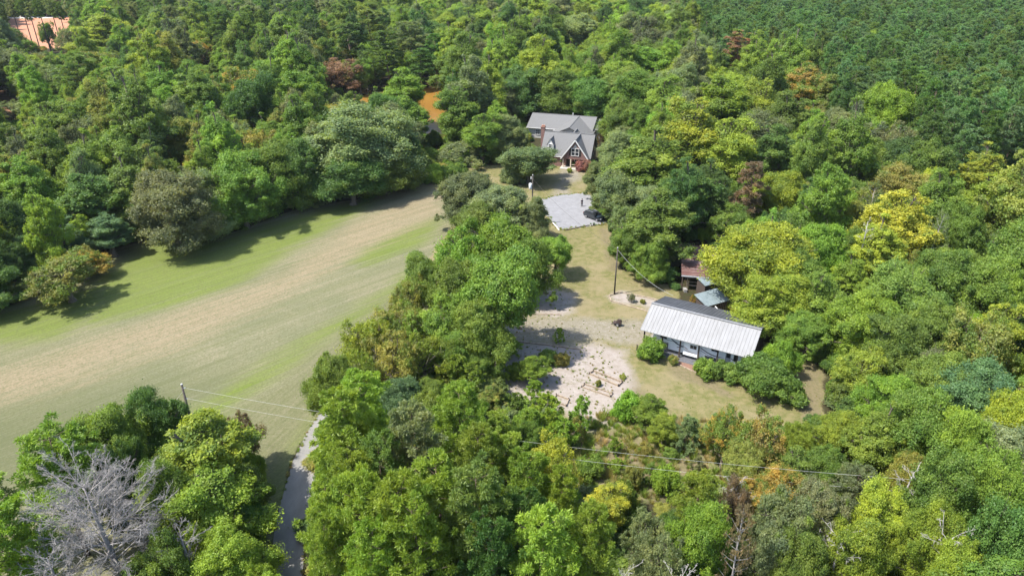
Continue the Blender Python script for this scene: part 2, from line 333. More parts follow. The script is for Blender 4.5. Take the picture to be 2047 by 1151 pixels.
m, nt, b = nodes_of('ground_cover'); gm.materials.append(m)
def at(n):
    s = N(nt, 'ShaderNodeSeparateColor'); nt.links.new(N(nt, 'ShaderNodeAttribute', attribute_name=n).outputs['Color'], s.inputs[0]); return s.outputs
A, B_, Cc, D = at('ma'), at('mb'), at('mc'), at('md')
pos = N(nt, 'ShaderNodeNewGeometry').outputs['Position']
def mapped(rz, sc):
    # turn first, then stretch, so that streaks run along direction rz
    m1 = N(nt, 'ShaderNodeMapping'); m1.inputs['Rotation'].default_value = (0, 0, -rz); nt.links.new(pos, m1.inputs[0])
    m2 = N(nt, 'ShaderNodeMapping'); m2.inputs['Scale'].default_value = sc; nt.links.new(m1.outputs[0], m2.inputs[0]); return m2.outputs[0]
def edge(mask, nz, k=.55, lo=.42, hi=.58):   # ragged edge: mask + noise thresholded
    a = N(nt, 'ShaderNodeMath', operation='MULTIPLY_ADD'); nt.links.new(nz, a.inputs[0]); a.inputs[1].default_value = k
    s = N(nt, 'ShaderNodeMath', operation='SUBTRACT'); nt.links.new(mask, s.inputs[0]); s.inputs[1].default_value = k*.5
    nt.links.new(s.outputs[0], a.inputs[2]); return ramp(nt, a.outputs[0], lo, hi)
def mul(a, k):
    q = N(nt, 'ShaderNodeMath', operation='MULTIPLY')
    for i, v in enumerate((a, k)):
        if isinstance(v, bpy.types.NodeSocket): nt.links.new(v, q.inputs[i])
        else: q.inputs[i].default_value = v
    return q.outputs[0]
d1 = math.atan2(114.3-76.8, 66.3-26.8); d2 = math.atan2(97.4-66.5, 30.5-17.4)
n_big = noise(nt, .12, 5, .6, pos); n_mid = noise(nt, .9, 6, .7, pos); n_fine = noise(nt, 6, 6, .75, pos); n_f2 = noise(nt, 2.2, 6, .7, pos)
s1 = noise(nt, 1., 5, .65, mapped(d1, (.05, .9, 1))); s1f = noise(nt, 1., 4, .7, mapped(d1, (.35, 5., 1)))
s2 = noise(nt, 1., 5, .7, mapped(d2, (.12, 2.4, 1))); s2f = noise(nt, 1., 4, .8, mapped(d2, (.9, 7., 1)))
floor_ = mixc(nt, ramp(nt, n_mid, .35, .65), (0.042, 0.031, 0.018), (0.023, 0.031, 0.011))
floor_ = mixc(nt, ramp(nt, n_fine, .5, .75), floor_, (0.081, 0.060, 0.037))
# mown field
w1 = noise(nt, 1., 3, .55, mapped(d1, (.012, 1.1, 1))); w2 = noise(nt, 1., 6, .8, mapped(d1, (.12, 2.6, 1))); sp = noise(nt, 3.2, 6, .85, pos)
blot = noise(nt, .07, 5, .65, pos)
fg = mixc(nt, ramp(nt, w1, .42, .58), (.150, .144, .080), (.198, .178, .114))
fg = mixc(nt, mul(ramp(nt, blot, .45, .62), .6), fg, (.118, .126, .068))
fg = mixc(nt, mul(edge(D[2], s1, .8, .2, .8), .8), fg, mixc(nt, ramp(nt, w2, .4, .62), (.082, .092, .042), (.108, .114, .060)))
green_ = mixc(nt, ramp(nt, w2, .4, .62), (.098, .138, .018), (.138, .168, .038))
fg = mixc(nt, mul(edge(A[1], s1, .8, .22, .6), .95), fg, green_)
tan_ = mixc(nt, ramp(nt, w2, .38, .62), (.262, .205, .140), (.205, .165, .102))
ftan = edge(A[2], s1, 1.0, .3, .75); fg = mixc(nt, mul(ftan, ramp(nt, blot, .2, .45)), fg, tan_)
w3 = noise(nt, 1., 2, .5, mapped(d1, (.006, 2.1, 1))); fg = mixc(nt, mul(ramp(nt, w3, .50, .57), .22), fg, (.085, .092, .045))
w4 = noise(nt, 1., 2, .5, mapped(d1, (.01, 4.5, 1))); fg = mixc(nt, mul(ramp(nt, w4, .54, .60), .22), fg, (.21, .20, .14))
dash = mul(ramp(nt, noise(nt, 1., 6, .9, mapped(d1, (1.1, 4.5, 1))), .56, .62), ramp(nt, w1, .45, .54))
fg = mixc(nt, mul(dash, .95), fg, (.062, .055, .026))
st_ = mixc(nt, ramp(nt, s2, .35, .65), (.165, .152, .092), (.112, .116, .056)); st_ = mixc(nt, mul(ramp(nt, s2f, .56, .66), .8), st_, (.060, .056, .026))
fg = mixc(nt, edge(Cc[2], s2, .8, .3, .7), fg, st_)
fg = mixc(nt, mul(ramp(nt, noise(nt, .8, 7, .85, pos), .48, .62), .4), fg, (.098, .106, .044)); fg = mixc(nt, mul(ramp(nt, sp, .42, .60), .5), fg, (.070, .080, .032)); fg = mixc(nt, mul(ramp(nt, sp, .40, .28), .35), fg, (.21, .20, .14))
# yard
yg = mixc(nt, ramp(nt, n_mid, .38, .62), (.105, .108, .036), (.178, .152, .075)); yg = mixc(nt, mul(ramp(nt, n_big, .46, .6), .7), yg, (.205, .168, .100))
yg = mixc(nt, mul(ramp(nt, n_fine, .5, .75), .45), yg, (0.066, 0.068, 0.023))
sd = mixc(nt, ramp(nt, noise(nt, 1.1, 8, .82, pos), .30, .66), (.305, .275, .25), (.205, .172, .142)); sd = mixc(nt, mul(ramp(nt, n_fine, .52, .75), .4), sd, (.14, .115, .095)); sd = mixc(nt, mul(ramp(nt, noise(nt, .55, 6, .75, pos), .56, .66), .7), sd, (.125, .12, .055))
gv = mixc(nt, ramp(nt, noise(nt, 1.3, 7, .75, pos), .38, .6), (.225, .200, .162), (.160, .145, .098)); gv = mixc(nt, ramp(nt, n_fine, .52, .68), gv, (.090, .082, .058))
cl = mixc(nt, ramp(nt, n_mid, .3, .7), (.42, .18, .105), (.34, .20, .135))
dr = mixc(nt, ramp(nt, n_f2, .3, .7), (0.171, 0.136, 0.086), (0.101, 0.096, 0.042))
sb = mixc(nt, ramp(nt, n_mid, .35, .6), (.20, .168, .095), (.115, .13, .045)); sb = mixc(nt, ramp(nt, n_f2, .52, .7), sb, (.27, .215, .145))
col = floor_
col = mixc(nt, edge(Cc[0], n_mid), col, sb)
col = mixc(nt, edge(A[0], n_mid, .4), col, fg)
col = mixc(nt, edge(D[0], n_mid, .5), col, yg)
col = mixc(nt, edge(Cc[1], n_mid, .7, .35, .65), col, dr)
col = mixc(nt, edge(B_[1], n_f2, 1.2, .25, .75), col, gv)
col = mixc(nt, edge(B_[0], n_f2, 1.1, .25, .75), col, sd)
col = mixc(nt, edge(B_[2], n_mid, .3), col, cl)
col = mixc(nt, D[1], col, (0.081, 0.042, 0.025))
nt.links.new(col, b.inputs['Base Color']); b.inputs['Roughness'].default_value = .95; b.inputs['Specular IOR Level'].default_value = .1
bp = N(nt, 'ShaderNodeBump'); bp.inputs['Strength'].default_value = .5; bp.inputs['Distance'].default_value = .12
nt.links.new(n_fine, bp.inputs['Height']); nt.links.new(bp.outputs[0], b.inputs['Normal'])

# ------------------------------------------------------------------ sheets: pond water, paved lane, gravel parking, patio
def sheet(name, P, z, m, label, ragged=0., seed=1):
    r = random.Random(seed); pts = []
    P = [tuple(p) for p in P]; n = len(P)
    for i in range(n):
        a, b2 = Vector(P[i]), Vector(P[(i+1) % n]); L = (b2-a).length; k = max(1, int(L/.45)) if ragged else 1
        nn = Vector((-(b2-a).y, (b2-a).x)).normalized()
        for j in range(k): p = a.lerp(b2, j/k)+nn*(r.gauss(0, ragged*.6)); pts.append((p.x, p.y, z))
    o = MB().poly(pts).build(name, m); structure(o); o['label'] = label; return o
m, nt, b = nodes_of('muddy_water'); b.inputs['Roughness'].default_value = .3; b.inputs['Specular IOR Level'].default_value = .2
pw = N(nt, 'ShaderNodeTexCoord').outputs['Object']
nt.links.new(mixc(nt, ramp(nt, noise(nt, .06, 3, .5, pw), .35, .65), (.225, .118, .024), (.19, .095, .018)), b.inputs['Base Color'])
bp = N(nt, 'ShaderNodeBump'); bp.inputs['Strength'].default_value = .05; nt.links.new(noise(nt, 3., 3, .5, pw), bp.inputs['Height']); nt.links.new(bp.outputs[0], b.inputs['Normal'])
MATS['muddy_water'] = m
sheet('pond_water', POND*1.0, -.45, m, 'muddy orange pond water between the trees')
road_m = mat('worn_concrete', (.225, .217, .203), (.15, .145, .132), .7, .9, bump=.15, stretch=(1, .4, 1), lo=.3, hi=.72)
Lp = [(-21.2, 38), (-21.9, 45), (-23.2, 52), (-23.9, 60.5), (-23.6, 65), (-23.0, 69), (-20.5, 76), (-15, 84), (-9, 88.6), (-1, 90.5)]
Rp = [(Lp[i][0]+3.1*(1-.0*i), Lp[i][1]-(.2 if i < 6 else 2.6)) for i in range(len(Lp))]
sheet('paved_lane', Lp+Rp[::-1], .012, road_m, 'narrow pale paved lane beside the field', .05, 3)
parking = poly_w([(1066, 408), (1085, 398), (1112, 391), (1165, 386), (1200, 396), (1212, 446), (1196, 450), (1150, 456), (1122, 460), (1108, 450), (1092, 430), (1078, 420)])
grav_m = mat('pale_gravel', (.21, .21, .218), (.165, .165, .17), .9, .95, bump=.3)
sheet('gravel_parking', parking, .014, grav_m, 'pale grey gravel parking area in front of the house', .22, 5)

# ------------------------------------------------------------------ brick house
def brick_mat():
    m, nt, b = nodes_of('brick'); tc = N(nt, 'ShaderNodeTexCoord').outputs['Object']
    mp = N(nt, 'ShaderNodeMapping'); mp.inputs['Rotation'].default_value = (math.pi/2, 0, 0); nt.links.new(tc, mp.inputs[0])
    t = N(nt, 'ShaderNodeTexBrick'); nt.links.new(mp.outputs[0], t.inputs[0]); t.inputs['Scale'].default_value = 2.2
    t.inputs[1].default_value = (.19, .085, .065, 1); t.inputs[2].default_value = (.13, .06, .05, 1); t.inputs[3].default_value = (.24, .20, .18, 1)
    t.inputs['Mortar Size'].default_value = .018; nt.links.new(t.outputs[0], b.inputs['Base Color']); b.inputs['Roughness'].default_value = .9; return m
BRICK = brick_mat()
SHINGLE = mat('roof_shingle', (.150, .149, .148), (.108, .108, .108), 5, .9, bump=.3, stretch=(.6, 3, 3))
SIDING = mat('grey_siding', (.40, .39, .36), (.34, .33, .31), 2, .8)
WHITE = mat('white_paint', (.60, .59, .57), (.54, .53, .51), 2, .6)
DARKW = mat('dark_glass', (.03, .035, .04), (.02, .022, .025), 2, .12, spec=.6)
DARK = mat('dark_recess', (.03, .025, .022), (.02, .017, .015), 2, .9)
CREAM = mat('cream_trim', (.55, .47, .36), (.45, .38, .29), 2, .7)
HO = (8.2, 171.5); HR = math.radians(-16.3)
house = empty('brick_house', (*HO, 0), HR, 'brick house with steep grey shingled roofs, white gable window and a red brick chimney', 'house')
def gable_x(mbr, mbw, u0, u1, v0, v1, ze, zr, oh=.45, t=.16, vr=None):
    """gable roof with the ridge along u; walls v0..v1"""
    vm = (v0+v1)/2 if vr is None else vr; k0 = (zr-ze)/(vm-v0); k1 = (zr-ze)/(v1-vm)
    a0 = v0-oh; b0 = v1+oh
    mbr.slab((u0-oh, a0, ze-k0*oh), (u1+oh, a0, ze-k0*oh), (u1+oh, vm, zr), (u0-oh, vm, zr), t)
    mbr.slab((u0-oh, vm, zr), (u1+oh, vm, zr), (u1+oh, b0, ze-k1*oh), (u0-oh, b0, ze-k1*oh), t)
    mbr.beam((u0-oh, vm, zr), (u1+oh, vm, zr), .3, .08)
    if mbw: mbw.prism([(v0, 0), (v1, 0), (v1, ze-t), (vm, zr-t-.03), (v0, ze-t)], u0, u1)
def gable_y(mbr, mbw, v0, v1, u0, u1, ze, zr, oh=.45, t=.16, vw0=None):
    um = (u0+u1)/2; k = (zr-ze)/(um-u0)
    mbr.slab((u0-oh, v0-oh, ze-k*oh), (um, v0-oh, zr), (um, v1, zr), (u0-oh, v1, ze-k*oh), t)
    mbr.slab((um, v0-oh, zr), (u1+oh, v0-oh, ze-k*oh), (u1+oh, v1, ze-k*oh), (um, v1, zr), t)
    mbr.beam((um, v0-oh, zr), (um, v1, zr), .3, .08)
    if mbw:
        w = MB(); w.prism([(u0, 0), (u1, 0), (u1, ze-t), (um, zr-t-.03), (u0, ze-t)], v0 if vw0 is None else vw0, v1)
        n = len(mbw.v); mbw.v += [(b, a, c) for a, b, c in w.v]; mbw.f += [tuple(i+n for i in f) for f in w.f]
# front wing
r = MB(); w = MB(); gable_x(r, w, .2, 11.9, -4.3, 4.3, 2.9, 7.2, oh=.35)
w.build('wall', BRICK, house, 'brick wall of the front wing'); rf = r.build('roof', SHINGLE, house)
# front gable: brick upper wall over an open porch
r = MB(); w = MB(); gable_y(r, None, -5.6, -.2, 5.5, 11.7, 2.9, 7.15, oh=.3); r.build('roof', SHINGLE, house)
g = MB(); g.v = []; pr = MB().prism([(5.6, 2.35), (11.6, 2.35), (11.6, 2.7), (8.6, 6.82), (5.6, 2.7)], -5.55, -4.35)
g.v = [(b_, a, c) for a, b_, c in pr.v]; g.f = pr.f; g.build('wall', BRICK, house, 'brick gable above the porch')
tr = MB(); k = (7.15-2.9)/3.1
for sgn in (-1, 1): tr.beam((8.6, -5.98, 7.05), (8.6+sgn*3.4, -5.98, 7.05-3.4*k), .06, .26)
tr.build('gable_trim', WHITE, house)
pf = MB().box(5.2, 11.9, -6.6, -4.32, 0, .25); pf.build('porch_floor', mat('porch_slab', (.42, .38, .33)), house)
for u in (5.75, 7.6, 11.4): MB().box(u-.13, u+.13, -5.55, -5.29, .25, 2.35).build('porch_post', CREAM, house)
MB().box(7.73, 11.27, -5.47, -5.37, .95, 1.05).box(7.73, 11.27, -5.47, -5.37, .35, .43).build('porch_rail', CREAM, house)
MB().box(6.3, 7.25, -4.34, -4.31, .25, 2.3).build('door', DARK, house)
def window(par, u0, u1, z0, z1, v, dirn=-1, mull=1):
    f = MB(); d = dirn*.05
    for a, b2, c, d2 in ((u0-.1, u1+.1, z0-.1, z0), (u0-.1, u1+.1, z1, z1+.1), (u0-.1, u0, z0, z1), (u1, u1+.1, z0, z1)): f.box(a, b2, min(v, v+2*d), max(v, v+2*d), c, d2)
    for i in range(mull):
        x = u0+(u1-u0)*(i+1)/(mull+1); f.box(x-.06, x+.06, min(v, v+1.8*d), max(v, v+1.8*d), z0, z1)
    zz = (z0+z1)/2; f.box(u0, u1, min(v, v+1.5*d), max(v, v+1.5*d), zz-.03, zz+.03)
    o = MB().box(u0-.0, u1+.0, v-.02, v+.02, z0, z1).build('window', DARKW, par)
    f.build('frame', WHITE, o); return o
window(house, 7.75, 9.45, 3.3, 4.95, -5.58)
MB().box(7.2, 7.6, -5.63, -5.56, 3.25, 5.0).build('shutter', DARK, house); MB().box(9.6, 10.0, -5.63, -5.56, 3.25, 5.0).build('shutter', DARK, house)
window(house, 1.2, 2.6, 1., 2.3, -4.33); window(house, 8.4, 10.4, .9, 2.2, -4.33)
MB().hexa([(8.05, -5.6, 5.15), (9.15, -5.6, 5.15), (9.15, -5.57, 5.15), (8.05, -5.57, 5.15), (8.55, -5.6, 5.95), (8.65, -5.6, 5.95), (8.65, -5.57, 5.95), (8.55, -5.57, 5.95)]).build('gable_panel', SIDING, house)
# dormer
r = MB(); gable_y(r, None, -3.6, -.8, 1.3, 2.9, 5.0, 6.4, oh=.15, t=.1); r.build('dormer_roof', SHINGLE, house)
pr = MB().prism([(1.35, 3.4), (2.85, 3.4), (2.85, 4.9), (2.1, 6.22), (1.35, 4.9)], -3.6, -1.2); g = MB(); g.v = [(b_, a, c) for a, b_, c in pr.v]; g.f = pr.f
dm = g.build('dormer', WHITE, house); window(dm, 1.75, 2.45, 4.1, 5.0, -3.62, mull=0)
# chimney
ch = MB().box(-1.2, -.3, .1, 1.1, 0, 7.9).build('chimney', BRICK, house); MB().box(-1.28, -.22, .02, 1.18, 7.9, 8.1).build('chimney_cap', mat('brick_cap', (.22, .12, .09)), ch)
MB().box(-1.1, -.75, .4, .9, 8.15, 8.4).box(-.65, -.35, .4, .9, 8.15, 8.4).build('flue', mat('flue_clay', (.35, .17, .11)), ch)
# rear wing with its low roof, cross gable and the side block
r = MB(); w = MB(); gable_x(r, w, -9.4, 7.8, 18.9, 31.2, 3.0, 5.3, oh=.5); w.build('wall', SIDING, house, 'grey siding wall of the rear wing'); r.build('roof', SHINGLE, house)
r = MB(); w = MB(); gable_y(r, w, 12.8, 25., -1.8, 8.3, 2.9, 5.25, oh=.5, vw0=13.2); w.build('wall', SIDING, house, 'grey siding cross gable wall'); r.build('roof', SHINGLE, house)
r = MB(); w = MB(); gable_y(r, w, 3., 13.1, 3.2, 7.2, 2.6, 4.9, oh=.3); w.build('wall', WHITE, house, 'white link gable'); r.build('roof', SHINGLE, house)
r = MB(); r.slab((7.85, 20.4, 2.95), (10.4, 20.4, 2.95), (10.4, 27, 4.3), (7.85, 27, 4.3), .15); r.slab((7.85, 27, 4.3), (10.4, 27, 4.3), (10.4, 31, 3.3), (7.85, 31, 3.3), .15)
r.build('roof', SHINGLE, house); MB().prism([(21, 0), (30.6, 0), (30.6, 3.2), (27, 4.1), (21, 2.85)], 7.82, 9.9).build('wall', SIDING, house)
window(house, -7.2, -6.2, 1., 2.3, 18.88); window(house, -5.2, -4.2, 1., 2.3, 18.88)
MB().tube([(1.5, 25.5, 5.1), (1.5, 25.5, 5.9)], [.12, .12], 10).build('vent_pipe', WHITE, house)
for u in (7.84,): MB().box(7.9, 9.0, 20.85, 20.98, 0, .3).build('step', SIDING, house)
MB().box(-9.9, 8.3, 18.3, 18.42, 2.72, 2.88).build('gutter', WHITE, house); MB().box(-.2, 5.1, -4.76, -4.66, 2.38, 2.5).build('gutter', WHITE, house)

# ------------------------------------------------------------------ carport with the travel trailer
ROOFM = mat('galvanised_roof', (.212, .213, .215), (.165, .164, .162), .9, .6, metal=.1, stretch=(2.5, .35, 1), lo=.4, hi=.75, spec=.5)
ROOFB = mat('shaded_metal_roof', (.10, .104, .115), (.065, .069, .077), 1.2, .55, metal=.25, stretch=(1, .3, 1))  # darker copy for the rear slope: shade away from the sun put into the colour
DWOOD = mat('dark_boards', (.075, .055, .045), (.045, .035, .03), 3, .9, stretch=(6, 6, .6))
CP = (19.4, 86.8); CR = math.radians(-29.4)
car_port = empty('carport', (*CP, 0), CR, 'long open carport with a ribbed silver metal roof on dark posts, sheltering a white trailer', 'carport')
def ribbed(u0, u1, va, za, vb, zb, name, m, par, step=.6, along=True, rib=.05):
    q = MB(); q.slab((u0, va, za), (u1, va, za), (u1, vb, zb), (u0, vb, zb), .06) if va < vb else q.slab((u1, va, za), (u0, va, za), (u0, vb, zb), (u1, vb, zb), .06)
    n = int((u1-u0)/step) if along else int(abs(vb-va)/step)
    for i in range(n+1):
        if along: x = u0+.05+(u1-u0-.1)*i/n; q.beam((x, va, za+.02), (x, vb, zb+.02), rib, .045)
        else: t = (i+.02)/(n+.04); q.beam((u0, va+(vb-va)*t, za+(zb-za)*t+.02), (u1, va+(vb-va)*t, za+(zb-za)*t+.02), rib, .06)
    return q.build(name, m, par)
ribbed(0, 14.9, -4.15, 3.1, 0, 5.25, 'roof', ROOFM, car_port, .46, rib=.035)
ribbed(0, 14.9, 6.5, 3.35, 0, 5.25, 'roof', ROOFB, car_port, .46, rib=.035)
MB().beam((0, 0, 5.31), (14.9, 0, 5.31), .35, .05).build('ridge_cap', ROOFM, car_port)
for u in (.45, 3., 5.5, 8., 10.5, 13.0, 14.5):
    MB().box(u-.09, u+.09, -3.5, -3.32, 0, 3.32).build('post', DWOOD, car_port)
    if u != 14.5: MB().box(u-.09, u+.09, 5.0, 5.18, 0, 3.4).build('post', DWOOD, car_port)
b_ = MB()
for v, z in ((-3.41, 3.36), (5.09, 3.5)): b_.box(.2, 14.7, v-.05, v+.05, z-.13, z+.1)
b_.build('beam', DWOOD, car_port)
pr = MB().prism([(-3.3, 0), (5.0, 0), (5.0, 3.2), (0, 5.15), (-3.3, 3.4)], 14.62, 14.7); pr.build('end_wall', DWOOD, car_port)
rr_ = MB()
for i in range(13):
    u = .5+i*1.15; rr_.beam((u, -4., 3.02), (u, 0, 5.1), .05, .12); rr_.beam((u, 6.3, 3.3), (u, 0, 5.1), .05, .12)
rr_.build('rafter', DWOOD, car_port)
# trailer
RVW = mat('trailer_white', (.80, .84, .86), (.76, .80, .83), 1, .35, spec=.5)
RVG = mat('trailer_graphic', (.05, .06, .09), (.04, .05, .07), 2, .4); RVT = mat('trailer_graphic_grey', (.30, .33, .38), (.26, .29, .33), 2, .4); RVB = mat('trailer_tan', (.38, .30, .26), (.34, .27, .23), 2, .4)
rv = empty('travel_trailer', tuple(Vector((*CP, 0))+Matrix.Rotation(CR, 3, 'Z') @ Vector((1.5, -2.75, 0))), CR, 'long white travel trailer with dark swoosh stripes parked under the silver-roofed carport', 'trailer')
bd = MB().prism([(0, .42), (2.5, .42), (2.5, 3.2), (0, 3.2)], 2.2, 11.9)
bd.prism([(0, 1.35), (2.5, 1.35), (2.5, 3.2), (0, 3.2)], 0, 2.2); bd.build('body', RVW, rv)
MB().box(4.45, 6.35, -.5, -.003, .55, 2.85).build('slide_out', RVW, rv)
so = MB().box(5.3, 6.15, -.525, -.505, 1.75, 2.3).build('window', DARKW, rv); MB().box(5.7, 5.77, -.54, -.527, 1.75, 2.3).build('frame', RVT, so)
for u0, u1 in ((1.0, 1.9), (8.0, 8.8)):
    o = MB().box(u0, u1, -.02, -.004, 1.9, 2.5).build('window', DARKW, rv); MB().box(u0+.42, u0+.48, -.035, -.021, 1.9, 2.5).build('frame', RVT, o)
d_ = MB().box(9.9, 10.6, -.03, -.005, .75, 2.7).build('door', RVT, rv, 'narrow grey-framed door'); MB().box(10.0, 10.5, -.045, -.031, 1.5, 2.4).build('window', DARKW, d_)
MB().box(10.95, 11.3, -.03, -.005, 1.3, 2.4).build('window', DARKW, rv)
def swoosh(pts, name, m, v, th=.004):
    q = MB(); n = len(pts)
    for i in range(n-1):
        (x0, z0, w0), (x1, z1, w1) = pts[i], pts[i+1]
        q.hexa([(x0, v-th, z0-w0), (x1, v-th, z1-w1), (x1, v, z1-w1), (x0, v, z0-w0), (x0, v-th, z0+w0), (x1, v-th, z1+w1), (x1, v, z1+w1), (x0, v, z0+w0)])
    return q.build(name, m, rv)
def arc(x0, z0, x1, z1, sag, w, n=12):
    out = []
    for i in range(n+1):
        t = i/n; out.append((x0+(x1-x0)*t, z0+(z1-z0)*t+sag*math.sin(math.pi*t), .008+w*math.sin(math.pi*min(1, t*.8+.2))**1))
    return out
for a in ((.1, 2.75, 2.6, 2.65, .25, .06), (2.5, 2.2, 4.4, 1.45, -.25, .10), (3.4, 1.0, 4.5, 1.35, .12, .05), (6.6, 1.9, 9.8, 1.35, -.35, .07), (6.9, 2.75, 8.8, 2.6, -.22, .08), (8.9, 1.0, 9.85, .95, .05, .05), (10.65, 1.5, 11.8, 1.15, -.1, .06)):
    swoosh(arc(*a), 'stripe', RVG, -.012)
for a in ((.3, 2.2, 4.4, 2.0, -.3, .04), (6.6, 1.5, 9.8, .9, -.2, .05), (2.6, 2.9, 4.4, 2.7, -.1, .03)): swoosh(arc(*a), 'stripe', RVT, -.008)
for a in ((4.55, 1.35, 6.25, 1.15, -.1, .05), (4.5, 1.75, 5.1, 1.45, -.05, .07)): swoosh(arc(*a), 'stripe', RVB, -.515)
TYRE = mat('tyre', (.025, .025, .027), rough=.9)
RIM = mat('wheel_rim', (.45, .45, .47), rough=.35, metal=.6)
def wheel(par, x, y, r_, wd=.22, axis='y'):
    q = MB()
    P0, P1 = ((x, y-wd/2, r_), (x, y+wd/2, r_)) if axis == 'y' else ((x-wd/2, y, r_), (x+wd/2, y, r_))
    q.tube([P0, Vector(P0).lerp(Vector(P1), .12), Vector(P0).lerp(Vector(P1), .88), P1], [r_*.88, r_, r_, r_*.88], 20)
    o = q.build('wheel', TYRE, par)
    c0 = Vector(P0).lerp(Vector(P1), -.03); c1 = Vector(P0).lerp(Vector(P1), 1.03)
    MB().tube([c0, c1], [r_*.55, r_*.55], 14).build('rim', RIM, o); return o
for x in (7.7, 8.6): wheel(rv, x, .15, .38); wheel(rv, x, 2.35, .38)
MB().box(7.25, 9.05, -.0, .04, .42, .95).build('wheel_fender', RVG, rv)
for x in (.7, 2.6, 11.5): MB().box(x-.05, x+.05, .3, .4, 0, .6 if x > 2.2 else 1.4).build('stabiliser_leg', DARK, rv)
MB().box(4.0, 4.8, .6, 1.5, 3.2, 3.42).build('roof_unit', WHITE, rv)
# brick patio in front and its edging
Mw = Matrix.Translation((*CP, 0)) @ Matrix.Rotation(CR, 4, 'Z')
pt = lambda u, v, z=0.: tuple(Mw @ Vector((u, v, z)))
pav = mat('patio_paver', (.22, .125, .085), (.14, .085, .065), 5, .9, bump=.2)
sheet('brick_patio', [pt(a, b2)[:2] for a, b2 in ((5.0, -4.42), (10.6, -4.42), (10.6, -5.7), (8.9, -5.9), (5.4, -4.95))], .02, pav, 'reddish brick patio strip in front of the trailer', .04, 6)
sheet('trailer_deck', [pt(a, b2)[:2] for a, b2 in ((3.0, -2.6), (14.4, -2.6), (14.4, -4.38), (3.0, -4.38))], .024, mat('shaded_deck', (.11, .11, .12), (.075, .078, .09), 4, .8), 'slate coloured deck strip along the trailer, painted dark for the shade under the eave')  # the eave's shade on the deck is put into its dark colour
sheet('carport_floor', [pt(a, b2)[:2] for a, b2 in ((.4, -2.6), (3.4, -2.6), (3.4, -2.58), (14.5, -2.58), (14.5, 4.9), (.4, 4.9))], .016, mat('packed_gravel', (.24, .22, .20), (.17, .16, .15), 3, .95), 'shaded packed gravel floor under the carport')
def edging(name, label, pts, w=.14, h=.12, m=TIMBER, cat='edging', grp=None):
    q = MB()
    for a, b2 in zip(pts[:-1], pts[1:]): q.beam((*a, h/2), (*b2, h/2), w, h)
    return tag(q.build(name, m), label, cat, grp)
edging('patio_edging', 'pale timber edging along the front of the brick patio', [pt(5.3, -5.05)[:2], pt(8.9, -6.05)[:2], pt(9.4, -6.0)[:2]], cat='timber edging')

# ------------------------------------------------------------------ sheds
RUST = mat('rusty_sheet', (.105, .05, .042), (.20, .155, .145), .7, .8, metal=.1, stretch=(.5, 1.5, 1), lo=.45, hi=.7)
TIN = mat('pale_tin', (.24, .29, .31), (.18, .22, .235), 1.5, .45, metal=.3)
SB = (26.9, 100.9); SR = math.radians(-11)
barn = empty('rusty_shed', (*SB, 0), SR, 'open-fronted pole shed with a rusty red sheet roof', 'shed')
ribbed(-.1, 6.6, -.2, 2.75, 9.3, 3.9, 'roof', RUST, barn, .85, along=False, rib=.08)
MB().box(-.1, 6.6, -.28, -.22, 2.55, 2.72).build('fascia', mat('fascia_metal', (.45, .47, .50)), barn)
for u in (.15, 3.3, 6.3):
    for v in (.1, 4.5, 9.): MB().tube([(u, v, 0), (u, v, 2.62+v*.118)], [.1, .09], 8).build('post', DWOOD, barn)
MB().box(0, 6.5, 9.05, 9.12, 0, 3.6).build('back_wall', DWOOD, barn); MB().box(6.42, 6.5, .2, 9., 0, 2.7).build('side_wall', DWOOD, barn)
MB().beam((.1, .1, 2.55), (6.4, .1, 2.55), .1, .16).build('beam', DWOOD, barn)
wb = empty('timber_rack', tuple(Matrix.Translation((*SB, 0)) @ Matrix.Rotation(SR, 4, 'Z') @ Vector((.9, .5, 0))), SR, 'weathered grey timber rack standing in the open front of the rusty shed', 'rack')
for i, (v, z) in enumerate(((0., .75), (.8, .95), (1.6, 1.3))): MB().beam((0, v, z), (3.2, v, z), .22, .07).build('plank', TIMBER, wb)
for u in (.15, 3.05):
    for v, z in ((0., .75), (.8, .95), (1.6, 1.3)): MB().box(u-.05, u+.05, v-.05, v+.05, 0, z-.04).build('leg', TIMBER, wb)
bl = MB()
for i in range(9): a = i*.7; bl.box(.05*math.sin(a)-.25, .25+.05*math.cos(a), -.25-.3*(i % 3), .0-.3*(i % 3), .0+.18*(i//3), .16+.18*(i//3))
bo = bl.build('stacked_blocks', mat('grey_block', (.30, .29, .27), (.22, .21, .2))); bo.location = (*U(1368, 580, 0), 0); tag(bo, 'small stack of grey blocks at the left corner of the rusty shed', 'block stack')
# big pale barn behind, mostly hidden by the lime tree
bp_ = empty('metal_barn', (34.2, 101.5, 0), math.radians(-14), 'pale metal-roofed barn almost hidden behind the broad lime green tree', 'barn')
w = MB(); w.prism([(-2, 0), (11, 0), (11, 2.9), (4.5, 4.9), (-2, 2.9)], 0, 7.); w.build('wall', DWOOD, bp_)
ribbed(-.4, 7.4, -2.5, 2.8, 4.5, 5.05, 'roof', TIN, bp_, .6); ribbed(-.4, 7.4, 11.5, 2.8, 4.5, 5.05, 'roof', TIN, bp_, .6)
lt = empty('lean_to', (*U(1392, 612, 0), 0), math.radians(28), 'small dark board lean-to with a pale blue tin roof behind the carport', 'lean-to')
lt.location = (*U(1410, 634, 0), 0)
ribbed(-.3, 4.2, -.3, 2.0, 2.6, 2.7, 'roof', TIN, lt, .5); MB().box(0, 4.0, 0, 2.4, 0, 1.95).build('wall', DWOOD, lt)
bt = MB()
for i in range(11): bt.box(.05+i*.37, .13+i*.37, -.03, -.003, 0, 1.9)
bt.build('batten', mat('batten', (.20, .16, .14)), lt)
